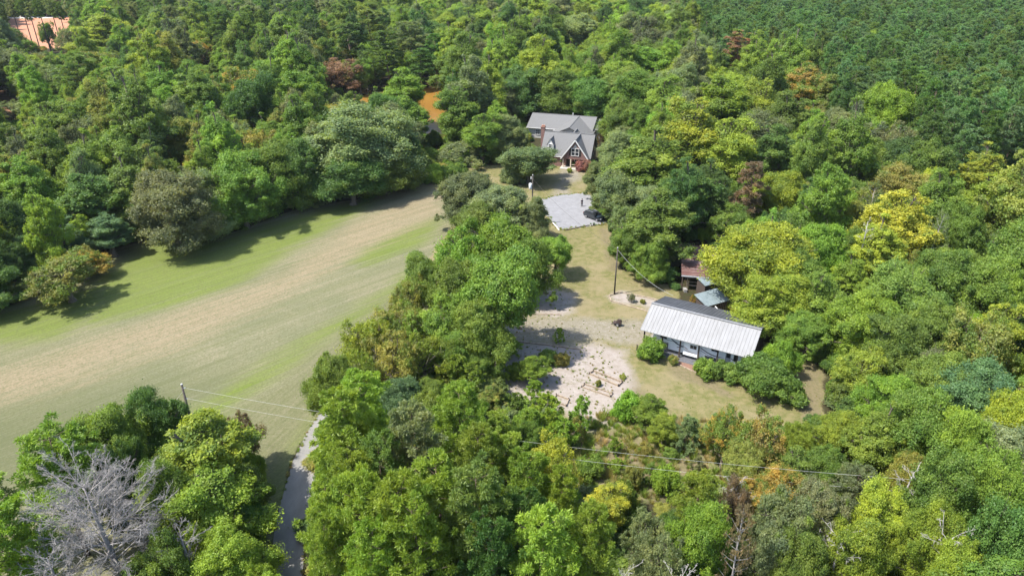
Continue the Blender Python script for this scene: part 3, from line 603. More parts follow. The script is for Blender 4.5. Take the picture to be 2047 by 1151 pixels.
lt2 = empty('tin_shed', (*U(1410, 596, 0), 0), math.radians(24), 'low shed with a narrow pale tin roof between the lean-to and the rusty shed', 'shed')
ribbed(-.2, 3.6, .2, 2.1, 2.6, 2.6, 'roof', TIN, lt2, .5); MB().box(0, 3.4, .4, 2.4, 0, 2.0).build('wall', DWOOD, lt2)
# fence rail with white pipe behind the carport
fr = empty('rail_fence', (*U(1392, 632, 0), 0), math.radians(-20), 'short weathered rail fence behind the carport ridge', 'fence')
for i in range(4): MB().box(i*1.3-.06, i*1.3+.06, -.06, .06, 0, 1.25).build('post', TIMBER, fr)
MB().beam((0, -.1, 1.1), (3.9, -.1, 1.1), .05, .12).build('rail', TIMBER, fr); MB().beam((0, -.1, .6), (3.9, -.1, .6), .05, .12).build('rail', TIMBER, fr)
wp = MB().tube([Vector((*U(1430, 612, 3.4), 3.4)), Vector((*U(1441, 625, 3.3), 3.3))], [.05, .05], 8).tube([Vector((*U(1430, 612, 3.4), 3.4)), Vector((*U(1430, 612, 3.4), 0))], [.05, .05], 8)
tag(wp.build('bent_pipe', WHITE), 'bent white pipe rising behind the dark rear slope of the carport', 'pipe')

# ------------------------------------------------------------------ poles and wires
def pole(name, x, y, h, label, r0=.16, extra=True):
    e = empty(name, (x, y, 0), 0, label, 'utility pole')
    MB().tube([(0, 0, -.3), (0, 0, h)], [r0, r0*.65], 10).build('shaft', POLEM, e, smooth=True)
    MB().tube([(0, 0, h), (0, 0, h+.08)], [r0*.7, r0*.6], 10).build('cap', mat('pole_cap', (.5, .5, .5)), e); return e
p1 = (-34.7, 61.8); e = pole('utility_pole', *p1, 9.0, 'dark wooden utility pole at the field edge carrying two pale wires')
MB().tube([(.08, 0, 8.55), (.3, 0, 8.6)], [.05, .06], 8).build('insulator', WHITE, e); MB().tube([(.08, 0, 7.2), (.26, 0, 7.2)], [.05, .05], 8).build('insulator', WHITE, e)
p2 = U(1065, 350, 10.1); e = pole('utility_pole', *p2, 10.1, 'dark utility pole with a white transformer beside the gravel parking')
MB().tube([(-.42, -.1, 7.35), (-.42, -.1, 7.5), (-.42, -.1, 8.4), (-.42, -.1, 8.5)], [.24, .3, .3, .22], 14).build('transformer', WHITE, e, smooth=True)
MB().beam((-.42, 0, 8.2), (0, 0, 8.2), .06, .06).build('bracket', DARK, e); MB().beam((-.42, 0, 7.7), (0, 0, 7.7), .06, .06).build('bracket', DARK, e)
MB().tube([(-.3, 0, 9.3), (-.3, 0, 9.75)], [.09, .09], 8).build('insulator', WHITE, e)
p3 = U(1228, 588, 0); e = pole('utility_pole', p3[0], p3[1], 8.0, 'slim dark pole standing alone in the yard above the carport', .13)
p4 = (43, 47)
pole('utility_pole', *p4, 9.0, 'utility pole among the trees at the right end of the two pale wires')
WIRE = mat('wire', (.40, .40, .38), rough=.6)
def wire(a, b2, sag, label, r_=.011, m=WIRE):
    a, b2 = Vector(a), Vector(b2); n = 24; pts = []
    for i in range(n+1): t = i/n; p = a.lerp(b2, t); p.z -= sag*4*t*(1-t); pts.append(p)
    return tag(MB().tube(pts, [r_]*(n+1), 5).build('power_wire', m), label, 'wire')
wire((p1[0]+.3, p1[1], 8.55), (*p4, 8.7), 1.6, 'upper of the two pale wires crossing from the field pole to the right')
wire((p1[0]+.25, p1[1], 7.2), (*p4, 7.3), 1.7, 'lower of the two pale wires crossing from the field pole to the right')
wire((p1[0], p1[1], 8.2), (p1[0]-7, p1[1]-1, 0), 0, 'thin guy wire slanting down left of the field pole', .012)
wire((*p3, 7.7), (*U(1346, 591, 3.3), 3.3), .9, 'pale service cable sagging from the slim yard pole to the carport', .018)
wire((*p2, 9.4), (*p3, 7.8), 1.2, 'thin dark cable between the transformer pole and the slim yard pole', .014, POLEM)

# ------------------------------------------------------------------ small things in the yard and garden
edging('timber_edging', 'long pale timber edging across the top of the sandy garden', [U(1033, 683), U(1095, 690), U(1162, 699)], .16, .16, cat='timber edging')
edging('timber_edging', 'pale timber edging above the gravel track by the bare patch', [U(1040, 628), U(1122, 629)], .14, .12, cat='timber edging')
edging('timber_edging', 'curved timber edging round the sandy bed at the slim pole', [U(1310, 628), U(1282, 619), U(1222, 602), U(1217, 592), U(1236, 584), U(1300, 596), U(1345, 610)], .16, .14, cat='timber edging')
edging('timber_edging', 'white edging timber at the lower left corner of the gravel parking', [U(1105, 446), U(1118, 461)], .2, .16, mat('white_timber', (.62, .58, .54)), cat='timber edging')
edging('timber_edging', 'dark timber edging along the lower side of the gravel parking', [U(1130, 461), U(1182, 450)], .18, .14, DWOOD, cat='timber edging')
for nm, lb, pp, hh in (('raised_bed', 'larger rectangular timber bed frame at the right of the sandy garden', [(1186, 742), (1243, 765), (1236, 772), (1178, 748)], .26),
                   ('raised_bed', 'narrow timber bed frame just below the larger one', [(1168, 768), (1224, 787), (1220, 793), (1163, 774)], .18),
                   ('raised_bed', 'half-hidden timber bed corner beside the young pines', [(1112, 790), (1137, 799), (1132, 812), (1105, 802)], .22)):
    P = [Vector(U(*q)) for q in pp]; cc = sum(P, Vector((0, 0)))/4; e = empty(nm, (cc.x, cc.y, 0), 0, lb, 'garden bed')
    for a, b2 in zip(P, P[1:]+P[:1]):
        MB().beam((a.x-cc.x, a.y-cc.y, hh/2), (b2.x-cc.x, b2.y-cc.y, hh/2), .1, hh).build('board', TIMBER, e)
    for a in P: MB().box(a.x-cc.x-.08, a.x-cc.x+.08, a.y-cc.y-.08, a.y-cc.y+.08, 0, hh+.06).build('corner_post', DWOOD, e)
q = MB().tube([(0, 0, 0), (0, 0, .8)], [.1, .09], 8).box(-.11, .11, -.11, .11, .8, .86).build('stub_post', DWOOD); q.location = (*U(1273, 700), 0); tag(q, 'short dark stub post left of the round clipped bush', 'post')
# rusty tiller
RB = mat('rusty_iron', (.065, .04, .032), (.03, .025, .022), 6, .8)
tl = empty('garden_tiller', (*U(1237, 651), 0), math.radians(-25), 'dark rusty two-wheeled garden tiller standing on the gravel track', 'tiller')
MB().box(-.35, .35, -.25, .25, .35, .85).box(-.2, .25, -.18, .18, .85, 1.05).build('engine', RB, tl)
for s in (-1, 1): wheel(tl, -.1, s*.4, .3, .16)
q = MB()
for s in (-1, 1): q.tube([(.3, s*.12, .7), (.9, s*.3, .95), (1.25, s*.35, 1.05)], [.03, .03, .035], 6)
q.tube([(.9, -.3, .95), (.9, .3, .95)], [.025, .025], 6).build('handle', RB, tl)
q = MB()
for k_ in range(8):
    a = k_*math.pi/4
    for v in (-.3, 0, .3): q.beam((-.55, v, .24), (-.55+.24*math.cos(a), v, .24+.22*math.sin(a)), .05, .02)
q.tube([(-.55, -.35, .24), (-.55, .35, .24)], [.035, .035], 6).build('tine_shaft', RB, tl)
MB().box(-.85, -.35, -.4, .4, .47, .51).build('tine_guard', RB, tl)
q = MB().tube([(-1.0, 0, .0), (-1.0, 0, .45)], [.03, .03], 6).beam((-1.2, 0, .05), (-.4, 0, .35), .06, .06).build('drag_bar', RB, tl)

# flower pots by the parking
for i, (px, py, cl_, lb) in enumerate(((1181, 452, (.6, .55, .55), 'small white pot at the lower right corner of the gravel parking'), (1187, 451, (.05, .04, .04), 'small dark pot beside the white one at the parking corner'))):
    e = empty('flower_pot', (*U(px, py), 0), 0, lb, 'flower pot')
    MB().tube([(0, 0, 0), (0, 0, .32), (0, 0, .36), (0, 0, .36)], [.14, .2, .22, .18], 12).build('pot', mat('pot_%d' % i, cl_), e)
    q = MB(); rq = random.Random(i)
    for k_ in range(26):
        a = rq.uniform(0, 6.3); q.beam((0, 0, .34), (.2*math.cos(a), .2*math.sin(a), .42+rq.uniform(0, .2)), .05, .02)
    q.build('plant', mat('pot_leaves', (.06, .12, .03)), e)

# ------------------------------------------------------------------ parked car
def make_car():
    c0 = Vector(U(1188, 437, .0)); e = empty('parked_car', (c0.x, c0.y, 0), math.radians(-48), 'dark grey estate car with pale glazing reflections parked at the right edge of the gravel', 'car')
    PAINT = mat('car_paint', (.055, .062, .07), (.05, .056, .064), 2, .25, metal=.4, spec=.6)
    # side profile in (x,z), x forward; body sections across y
    secs = [(-2.3, .55, .95, .80), (-2.22, .38, 1.05, .88), (-1.6, .30, 1.02, .92), (-.2, .28, .98, .93), (.9, .28, .97, .93), (1.7, .32, .88, .90), (2.15, .38, .74, .84), (2.32, .5, .62, .70)]
    v, f = [], []
    for x, zb, zt, w_ in secs:
        v += [(x, -w_*.92, zb), (x, -w_, (zb+zt)/2), (x, -w_*.90, zt), (x, 0, zt+.05), (x, w_*.90, zt), (x, w_, (zb+zt)/2), (x, w_*.92, zb), (x, 0, zb-.03)]
    for i in range(len(secs)-1):
        for k_ in range(8): f.append((i*8+k_, i*8+(k_+1) % 8, i*8+8+(k_+1) % 8, i*8+8+k_))
    f += [tuple(range(8)), tuple(range(len(v)-1, len(v)-9, -1))]
    q = MB(); q.v, q.f = v, f; body = q.build('body', PAINT, e, smooth=False)
    q = MB(); cab = [(-2.15, 1.0), (-1.75, 1.42), (-.2, 1.5), (.35, 1.46), (1.05, .98)]
    n = len(cab); q.v = [(x, -.80+(z-.98)*.28, z) for x, z in cab]+[(x, .80-(z-.98)*.28, z) for x, z in cab]
    q.f = [tuple(range(n)), tuple(range(2*n-1, n-1, -1))]+[(i, i+1, n+i+1, n+i) for i in range(n-1)]+[(n-1, 0, n, 2*n-1)]
    q.build('cabin_glass', DARKW, e, 'dark windows and windscreen')
    MB().slab((-1.8, -.67, 1.475), (.3, -.67, 1.52), (.3, .67, 1.52), (-1.8, .67, 1.475), .03).build('roof_panel', PAINT, e)
    for s in (-1, 1):
        MB().beam((-1.7, s*.62, 1.52), (.1, s*.62, 1.56), .04, .04).build('roof_rail', RIM, e)
        MB().beam((-.75, s*.705, 1.45), (-.75, s*.82, 1.0), .07, .03).beam((.32, s*.70, 1.47), (1.0, s*.80, 1.0), .05, .04).beam((-1.78, s*.70, 1.42), (-2.1, s*.8, 1.02), .09, .04).build('pillar', PAINT, e)
        MB().box(.75, .95, min(s*.86, s*1.04), max(s*.86, s*1.04), .98, 1.12).build('mirror', PAINT, e)
        MB().box(2.12, 2.3, min(s*.45, s*.74), max(s*.45, s*.74), .6, .74).build('headlight', WHITE, e)
        MB().box(-2.33, -2.2, min(s*.5, s*.8), max(s*.5, s*.8), .78, .98).build('tail_light', mat('tail_lens', (.35, .02, .02)), e)
        for x in (-1.42, 1.42): wheel(e, x, s*.82, .34)
    return e
make_car()

# ------------------------------------------------------------------ person on the gravel
def make_person():
    x, y = U(1163, 413); root = empty('person', (x, y, 0), math.radians(200), 'person in dark clothes standing on the gravel parking, hands held in front', 'person')
    def skin(name, pts, edges, mm_, smooth=2):
        me = bpy.data.meshes.new(name); me.from_pydata([p[:3] for p in pts], edges, []); me.materials.append(mm_)
        o = bpy.data.objects.new(name, me); C.link(o); o.parent = root
        o.modifiers.new('skin', 'SKIN'); 
        for i, p in enumerate(pts):
            sv = me.skin_vertices[0].data[i]; r_ = p[3]; sv.radius = (r_, r_) if not isinstance(r_, tuple) else r_
            sv.use_root = (i == 0)
        s = o.modifiers.new('sub', 'SUBSURF'); s.levels = s.render_levels = smooth; return o
    sk = mat('skin', (.36, .22, .16), rough=.6)
    P = [(0, 0, .93, (.15, .11)), (0, 0, 1.12, (.14, .10)), (0, .01, 1.34, (.17, .11)), (0, .0, 1.44, (.08, .07)), (0, -.01, 1.52, .055), (0, -.02, 1.60, .085), (0, -.02, 1.70, .085),
         (.10, 0, .86, .095), (.11, -.02, .48, .065), (.12, .02, .10, .045), (.12, -.12, .04, .04), (-.10, 0, .86, .095), (-.12, .02, .48, .065), (-.14, .06, .10, .045), (-.15, -.08, .04, .04),
         (.19, 0, 1.38, .06), (.25, -.02, 1.12, .045), (.14, -.24, 1.12, .032), (-.19, 0, 1.38, .06), (-.25, -.02, 1.12, .045), (-.14, -.24, 1.12, .032)]
    E = [(0, 1), (1, 2), (2, 3), (3, 4), (4, 5), (5, 6), (0, 7), (7, 8), (8, 9), (9, 10), (0, 11), (11, 12), (12, 13), (13, 14), (2, 15), (15, 16), (16, 17), (2, 18), (18, 19), (19, 20)]
    body = skin('body', P, E, sk)
    top = skin('jacket', [(0, 0, .9, (.165, .125)), (0, 0, 1.12, (.155, .115)), (0, .01, 1.34, (.185, .125)), (0, 0, 1.42, (.12, .1)), (.19, 0, 1.38, .072), (.25, -.02, 1.12, .056), (.16, -.2, 1.12, .042), (-.19, 0, 1.38, .072), (-.25, -.02, 1.12, .056), (-.16, -.2, 1.12, .042)],
         [(0, 1), (1, 2), (2, 3), (2, 4), (4, 5), (5, 6), (2, 7), (7, 8), (8, 9)], mat('dark_jacket', (.03, .035, .05), rough=.9))
    skin('trousers', [(0, 0, .95, (.16, .12)), (.10, 0, .86, .11), (.11, -.02, .48, .08), (.12, .02, .10, .062), (-.10, 0, .86, .11), (-.12, .02, .48, .08), (-.14, .06, .10, .062)],
         [(0, 1), (1, 2), (2, 3), (0, 4), (4, 5), (5, 6)], mat('dark_trousers', (.05, .05, .065), rough=.9))
    q = MB()
    for i in range(7):
        t = i/6*math.pi*.55; r_ = .105*math.sin(t)+.004; q.v += [(r_*math.cos(k_*math.pi/6), -.005+r_*math.sin(k_*math.pi/6), 1.66+.125*math.cos(t)) for k_ in range(12)]
    for i in range(6):
        for k_ in range(12): q.f.append((i*12+k_, i*12+(k_+1) % 12, i*12+12+(k_+1) % 12, i*12+12+k_))
    q.build('hair', mat('dark_hair', (.025, .018, .014)), root, smooth=True)
    for s in (-1, 1):      # hands: palm, four fingers, thumb
        x0 = s*.14; pts = [(x0, -.24, 1.12, .03), (x0-s*.01, -.30, 1.125, .036)]; E2 = [(0, 1)]
        for k_ in range(4):
            fx = x0-s*.01+(k_-1.5)*.018; b0 = len(pts); pts += [(fx, -.335, 1.13, .011), (fx, -.37-.004*(k_ % 2), 1.125, .010), (fx, -.385, 1.105, .008)]; E2 += [(1, b0), (b0, b0+1), (b0+1, b0+2)]
        b0 = len(pts); pts += [(x0-s*.045, -.29, 1.145, .012), (x0-s*.055, -.325, 1.15, .010)]; E2 += [(1, b0), (b0, b0+1)]
        skin('hand', pts, E2, sk, 1)
    for s in (-1, 1):
        MB().tube([(s*.13, .04, .05), (s*.14, -.1, .05), (s*.145, -.17, .04)], [.055, .055, .04], 8).build('shoe', DARK, root)
make_person()

# ------------------------------------------------------------------ far clearing top left: pale road, pond dock debris
sheet('clearing_road', [U(-250, 36), U(170, 38), U(170, 33), U(-250, 31)], .05, mat('pale_road', (.62, .60, .58)), 'pale road along the far side of the red clay clearing')
db = empty('brush_heap', (*U(858, 168), -.3), .3, 'dark reddish heap of fallen branches on the far bank of the pond', 'brush heap')
q = MB(); rq = random.Random(5)
for i in range(150):
    a = rq.uniform(0, 6.3); p = Vector((rq.gauss(0, 2.4), rq.gauss(0, 1.6), rq.uniform(.1, 1.6))); q.tube([p, p+Vector((math.cos(a)*1.8, math.sin(a)*1.8, rq.uniform(-.3, .8)))], [.07, .02], 4, False)
q.build('branch_pile', mat('red_brush', (.17, .085, .07), (.09, .05, .045)), db)

# ------------------------------------------------------------------ trees: hand-placed crowns.  (px, py, radius px, kind, colour, height m, optional label)
T = [
 # bottom left cluster
 (118, 955, 88, 'pine', 'pin', 14, 'bright green pine at the field edge left of the dead grey tree'), (30, 1085, 70, 'pine', 'pin', 13, 0), (-60, 1010, 60, 'pine', 'pdk', 12, 0),
 (235, 880, 62, 'round', 'mid', 12, 'dark green broadleaf tree touching the mown field, left of the yellow green tree'), (310, 850, 50, 'round', 'dk', 11, 0), (175, 905, 45, 'round', 'pdk', 11, 0),
 (255, 960, 55, 'round', 'dk', 12, 0), (410, 925, 98, 'tall', 'ylm', 13.5, 'large yellow green tree left of the paved lane, below the field pole'), (432, 1000, 80, 'tall', 'lime', 12, 'lime green tree pressed against the yellow green one beside the lane'),
 (480, 870, 32, 'airy', 'brn', 8, 'dark brownish thin tree behind the right side of the yellow green tree'), (350, 990, 60, 'round', 'mid', 12, 0),
 (456, 1130, 66, 'round', 'lime', 9, 'rounded lime green crown at the bottom edge left of the lane'), (515, 1165, 32, 'round', 'lime', 7, 0), (484, 985, 40, 'tall', 'mid', 9, 0), (505, 935, 20, 'round', 'lime', 7, 0), (488, 1050, 32, 'round', 'dk', 7, 0), (330, 1140, 60, 'round', 'mid', 10, 0),
 # field tree and left treeline
 (128, 548, 72, 'airy', 'olv', 8.5, 'solitary brownish olive tree standing in the mown field at the left'), (165, 520, 45, 'airy', 'org', 6, 'low rusty crown at the upper right side of the olive field tree'),
 (18, 445, 48, 'round', 'dk', 12, 0), (18, 520, 35, 'round', 'dk', 9, 0), (75, 490, 36, 'round', 'blu', 7, 0), (120, 455, 36, 'tall', 'blu', 9, 0), (170, 462, 20, 'tall', 'lime', 9, 'slim lime green sapling at the left field edge'), (215, 460, 34, 'tall', 'blu', 9, 'bluish green young tree right of the slim lime sapling'), (150, 480, 30, 'round', 'blu', 7, 0), (-50, 560, 60, 'round', 'dk', 10, 0), (-60, 450, 70, 'round', 'mid', 14, 0),
 (250, 420, 26, 'airy', 'brn', 8, 0), (340, 410, 74, 'round', 'gry', 14, 'large grey green tree hanging over the upper left field edge'), (405, 390, 60, 'round', 'gry', 12, 0), (370, 455, 42, 'bigbush', 'gry', 5, 0), (430, 450, 30, 'shrub', 'dk', 3, 0), (290, 455, 25, 'bigbush', 'mid', 4, 0),
 (478, 368, 62, 'round', 'mid', 14, 0), (540, 340, 55, 'round', 'mid', 14, 0), (600, 330, 50, 'round', 'dk', 14, 0), (490, 425, 28, 'bigbush', 'dk', 4, 0), (540, 405, 30, 'bigbush', 'dk', 4, 0), (590, 385, 32, 'bigbush', 'dk', 5, 0),
 (712, 282, 100, 'round', 'gry', 18, 'great grey green oak at the upper edge of the field'), (768, 262, 52, 'round', 'gry', 15, 'grey green oak beside the pond, right half of the great oak'), (650, 300, 50, 'round', 'gry', 14, 0), (700, 345, 60, 'round', 'dk', 11, 0), (770, 330, 55, 'round', 'mid', 10, 0), (650, 375, 30, 'bigbush', 'gry', 5, 0), (730, 372, 28, 'bigbush', 'mid', 4, 0),
 (818, 302, 20, 'tall', 'dk', 10, 0), (820, 350, 28, 'bigbush', 'mid', 4, 0), (866, 345, 26, 'bigbush', 'lime', 4, 0), (895, 345, 16, 'shrub', 'mid', 3, 0), (810, 182, 38, 'tall', 'brt', 15, 'fresh green tree on the left bank of the pond'), (815, 232, 37, 'tall', 'mid', 12, 0),
 (590, 195, 45, 'tall', 'brt', 17, 0), (500, 205, 48, 'open', 'dk', 19, 'dark green tall tree with an open trunk left of the fresh green ones'), (673, 145, 48, 'airy', 'red', 13, 'reddish brown thinning maple left of the pond'), (568, 88, 44, 'round', 'olv', 15, 0), (478, 165, 38, 'airy', 'org', 14, 'orange yellow crown above the dark tall tree'), (408, 105, 40, 'airy', 'org', 14, 'orange brown crown in the upper left wood'), (358, 62, 30, 'round', 'ylm', 14, 0), (205, 62, 42, 'tall', 'lime', 18, 'large lime green tree right of the red clay clearing'), (155, 150, 44, 'pine', 'pdk', 17, 'dark pine below the red clay clearing'), (50, 130, 34, 'round', 'lime', 11, 0), (75, 215, 40, 'airy', 'gry', 8, 0), (22, 78, 24, 'airy', 'pdk', 15, 0), (50, 92, 18, 'airy', 'mid', 10, 0), (92, 66, 16, 'airy', 'pdk', 15, 0), (134, 78, 20, 'airy', 'gry', 14, 0), (12, 105, 26, 'airy', 'dk', 10, 0), (75, 100, 16, 'airy', 'org', 6, 0), (25, 215, 22, 'airy', 'gry', 6, 0),
 (355, 285, 48, 'round', 'olv', 13, 'olive topped dome shaped tree in the left wood'), (300, 250, 45, 'tall', 'mid', 16, 0), (250, 200, 45, 'tall', 'mid', 16, 0), (430, 260, 45, 'airy', 'gry', 12, 0), (110, 320, 45, 'tall', 'mid', 15, 0), (60, 380, 48, 'tall', 'mid', 14, 0), (175, 340, 45, 'tall', 'lime', 15, 0), (240, 320, 45, 'tall', 'mid', 15, 0), (300, 340, 45, 'tall', 'mid', 14, 0), (180, 400, 50, 'tall', 'dk', 12, 0), (260, 380, 45, 'tall', 'mid', 13, 0), (330, 180, 40, 'tall', 'brt', 15, 0), (400, 190, 40, 'tall', 'mid', 16, 0), (20, 300, 38, 'pine', 'pdk', 15, 0), (110, 250, 38, 'tall', 'mid', 14, 0),
 (745, 70, 40, 'spire', 'pdk', 22, 'tall dark pine left of the pond inlet'), (705, 95, 34, 'spire', 'dk', 20, 0), (775, 110, 34, 'spire', 'pdk', 19, 0), (818, 85, 36, 'pine', 'gry', 20, 'tall greyish pine at the far end of the pond'), (870, 110, 26, 'spire', 'dk', 17, 0), (905, 130, 32, 'tall', 'mid', 15, 0), (840, 130, 26, 'spire', 'dk', 14, 0), (660, 60, 36, 'round', 'gry', 16, 0),
 # around the house
 (920, 225, 36, 'tall', 'mid', 15, 'mid green tree on the right bank of the pond'), (918, 305, 38, 'bigbush', 'gry', 5.5, 'low grey green dome shaped tree left of the house approach'), (868, 276, 15, 'bigbush', 'mid', 4.5, 0), (897, 305, 18, 'bigbush', 'mid', 5, 0), (965, 265, 35, 'tall', 'mid', 11, 0), (1010, 262, 34, 'round', 'gry', 11, 0), (1056, 322, 50, 'open', 'gry', 8.5, 'pale grey green tree directly left of the brick house porch'), (1030, 345, 26, 'bigbush', 'gry', 5, 0),
 (960, 185, 48, 'round', 'gry', 15, 0), (1040, 180, 52, 'round', 'dk', 15, 0), (1110, 180, 50, 'round', 'mid', 15, 0), (1180, 190, 48, 'round', 'dk', 14, 0), (1250, 180, 48, 'round', 'mid', 15, 0), (1240, 240, 38, 'round', 'mid', 12, 0), (1075, 130, 45, 'round', 'lime', 16, 0), (1150, 60, 50, 'round', 'gry', 18, 'dark grey green oak with pale bumps above the brick house'), (1190, 130, 45, 'round', 'mid', 15, 0), (1005, 85, 40, 'round', 'lime', 17, 0), (940, 60, 40, 'tall', 'lime', 17, 0), (955, 120, 36, 'round', 'gry', 16, 0), (1290, 130, 40, 'tall', 'brt', 15, 0), (1330, 200, 40, 'tall', 'brt', 15, 0), (1215, 35, 34, 'tall', 'ylm', 17, 0),
 (1235, 300, 40, 'round', 'gry', 11, 'grey green tree overhanging the right corner of the brick house'), (1240, 380, 46, 'round', 'gry', 12, 'grey green tree above the parked car'), (1245, 440, 30, 'airy', 'gry', 8, 'thin grey tree right behind the parked car'), (1190, 352, 22, 'round', 'gry', 8, 0),
 (1310, 330, 72, 'tall', 'mid', 19, 'big mid green tree right of the gravel parking'), (1320, 440, 68, 'tall', 'mid', 15, 'broad mid green tree between the parked car and the rusty shed'), (1265, 480, 38, 'round', 'mid', 9, 0), (1300, 512, 34, 'round', 'brt', 8, 0), (1380, 380, 48, 'tall', 'dk', 16, 0), (1390, 270, 62, 'tall', 'ylm', 18, 'yellow green giant below the reddish dead tree'), (1440, 215, 50, 'tall', 'ylm', 18, 0), (1340, 255, 45, 'round', 'brt', 15, 0), (1460, 300, 45, 'tall', 'lime', 16, 0), (1420, 370, 40, 'tall', 'dk', 13, 0),
 (1473, 105, 33, 'spire', 'red', 18, 'dead reddish pine standing out against the plantation'), (1540, 165, 42, 'tall', 'brt', 17, 0), (1605, 180, 40, 'tall', 'org', 17, 'tree with a rusty orange top below the pine plantation'), (1650, 195, 35, 'tall', 'olv', 16, 0), (1570, 240, 42, 'tall', 'mid', 15, 0), (1628, 280, 34, 'tall', 'lime', 14, 0), (1780, 215, 48, 'round', 'lime', 17, 'pale lime tree jutting into the lower plantation edge'), (1730, 280, 50, 'airy', 'gry', 14, 0), (1800, 290, 45, 'airy', 'gry', 14, 0), (1680, 330, 45, 'tall', 'mid', 14, 0), (1550, 310, 45, 'tall', 'dk', 14, 0),
 (1492, 385, 34, 'spire', 'brn', 14, 'dead dull brown conifer left of the round lime tree'), (1465, 420, 24, 'airy', 'red', 8, 0), (1565, 385, 48, 'round', 'ylm', 13, 'round yellow green tree right of the dull brown conifer'), (1640, 395, 45, 'round', 'gry', 13, 0), (1700, 400, 40, 'round', 'mid', 13, 0), (1590, 345, 34, 'tall', 'dk', 13, 0),
 # lime tree over the sheds, yellow tree and right woods
 (1534, 515, 82, 'round', 'ylm', 15, 'broad lime green tree spreading over the sheds behind the carport'), (1548, 602, 68, 'round', 'lime', 11, 'lower lime crown right behind the carport end'), (1580, 560, 55, 'round', 'mid', 12, 0), (1640, 500, 55, 'round', 'brt', 14, 0), (1635, 590, 50, 'tall', 'brt', 12, 0), (1600, 655, 42, 'round', 'mid', 8, 0), (1790, 455, 58, 'tall', 'yel', 17, 'brightest yellow tree in the right hand wood'), (1745, 500, 48, 'tall', 'yel', 14, 'second yellow crown at the left foot of the brightest one'), (1740, 425, 30, 'bare', 'gry', 14, 0), (1700, 560, 36, 'tall', 'lime', 11, 0), (1830, 385, 30, 'round', 'ylm', 13, 0), (1865, 480, 26, 'bare', 'gry', 13, 0), (1975, 410, 50, 'tall', 'ylm', 16, 'yellow olive tall tree near the right edge'), (1960, 345, 40, 'tall', 'yel', 15, 'yellow tree top at the right side below the plantation'), (1850, 350, 26, 'round', 'yel', 12, 0),
 (1800, 600, 72, 'round', 'mid', 13, 0), (1725, 650, 60, 'round', 'lime', 11, 0), (1880, 560, 60, 'round', 'mid', 14, 0), (1790, 690, 60, 'round', 'mid', 11, 0), (1870, 660, 60, 'round', 'mid', 12, 0), (1955, 690, 62, 'airy', 'olv', 13, 'olive spiky tree near the right edge'), (1990, 580, 60, 'round', 'mid', 14, 0), (1720, 740, 52, 'airy', 'lime', 8, 0), (1690, 790, 30, 'shrub', 'mid', 3, 0), (1925, 470, 45, 'round', 'mid', 14, 0), (1870, 770, 55, 'round', 'mid', 11, 0), (1780, 810, 55, 'round', 'brt', 10, 0), (1950, 800, 60, 'round', 'blu', 12, 0),
 # bottom right
 (1452, 868, 38, 'airy', 'org', 8.5, 'rusty orange crown at the lower end of the yard'), (1525, 893, 58, 'airy', 'org', 10, 'large orange brown tree below the yard'), (1485, 930, 40, 'round', 'olv', 8, 0), (1545, 985, 50, 'round', 'org', 8, 'orange green tree at the foot of the large orange one'), (1470, 1010, 30, 'airy', 'brn', 9, 0), (1600, 880, 30, 'round', 'lime', 6, 0), (1590, 950, 36, 'tall', 'mid', 9, 0), (1680, 865, 45, 'round', 'lime', 7, 'small lime green tree right of the grassy lane end'), (1650, 940, 42, 'round', 'mid', 8, 0), (1700, 980, 40, 'pine', 'gry', 8, 0), (1760, 880, 45, 'tall', 'lime', 11, 0), (1840, 860, 65, 'round', 'mid', 13, 0), (1920, 900, 60, 'round', 'lime', 13, 0), (2010, 850, 60, 'round', 'ylm', 13, 0), (1800, 960, 42, 'round', 'olv', 10, 0), (1880, 990, 60, 'round', 'mid', 13, 0), (1980, 980, 65, 'round', 'brt', 14, 0), (1770, 1050, 62, 'round', 'ylm', 11, 'yellow green crown near the bottom right'), (1850, 1090, 50, 'round', 'ylm', 12, 0), (1700, 1110, 60, 'round', 'ylm', 11, 0), (1640, 1040, 52, 'round', 'gry', 11, 0), (1560, 1080, 55, 'round', 'gry', 12, 0), (1600, 1140, 55, 'round', 'mid', 11, 0), (1990, 1100, 70, 'round', 'dk', 15, 0), (1900, 1140, 50, 'round', 'lime', 12, 0),
 (1400, 1080, 60, 'round', 'lime', 12, 0), (1475, 1100, 34, 'bare', 'brn', 13, 'dull brown half-bare tree at the bottom edge right of centre'), (1388, 1022, 48, 'pine', 'pin', 10, 'bright soft pine right of the scrub clearing'), (1340, 1070, 33, 'round', 'dk', 7, 0), (1285, 1070, 40, 'airy', 'gry', 8, 0), (1330, 1130, 45, 'airy', 'gry', 11, 0), (1210, 1005, 32, 'tall', 'yel', 7, 'golden yellow small tree below the scrub clearing'), (1190, 1050, 30, 'tall', 'ylm', 7, 0), (1250, 1000, 22, 'shrub', 'mid', 4, 0),
 # pines bottom centre
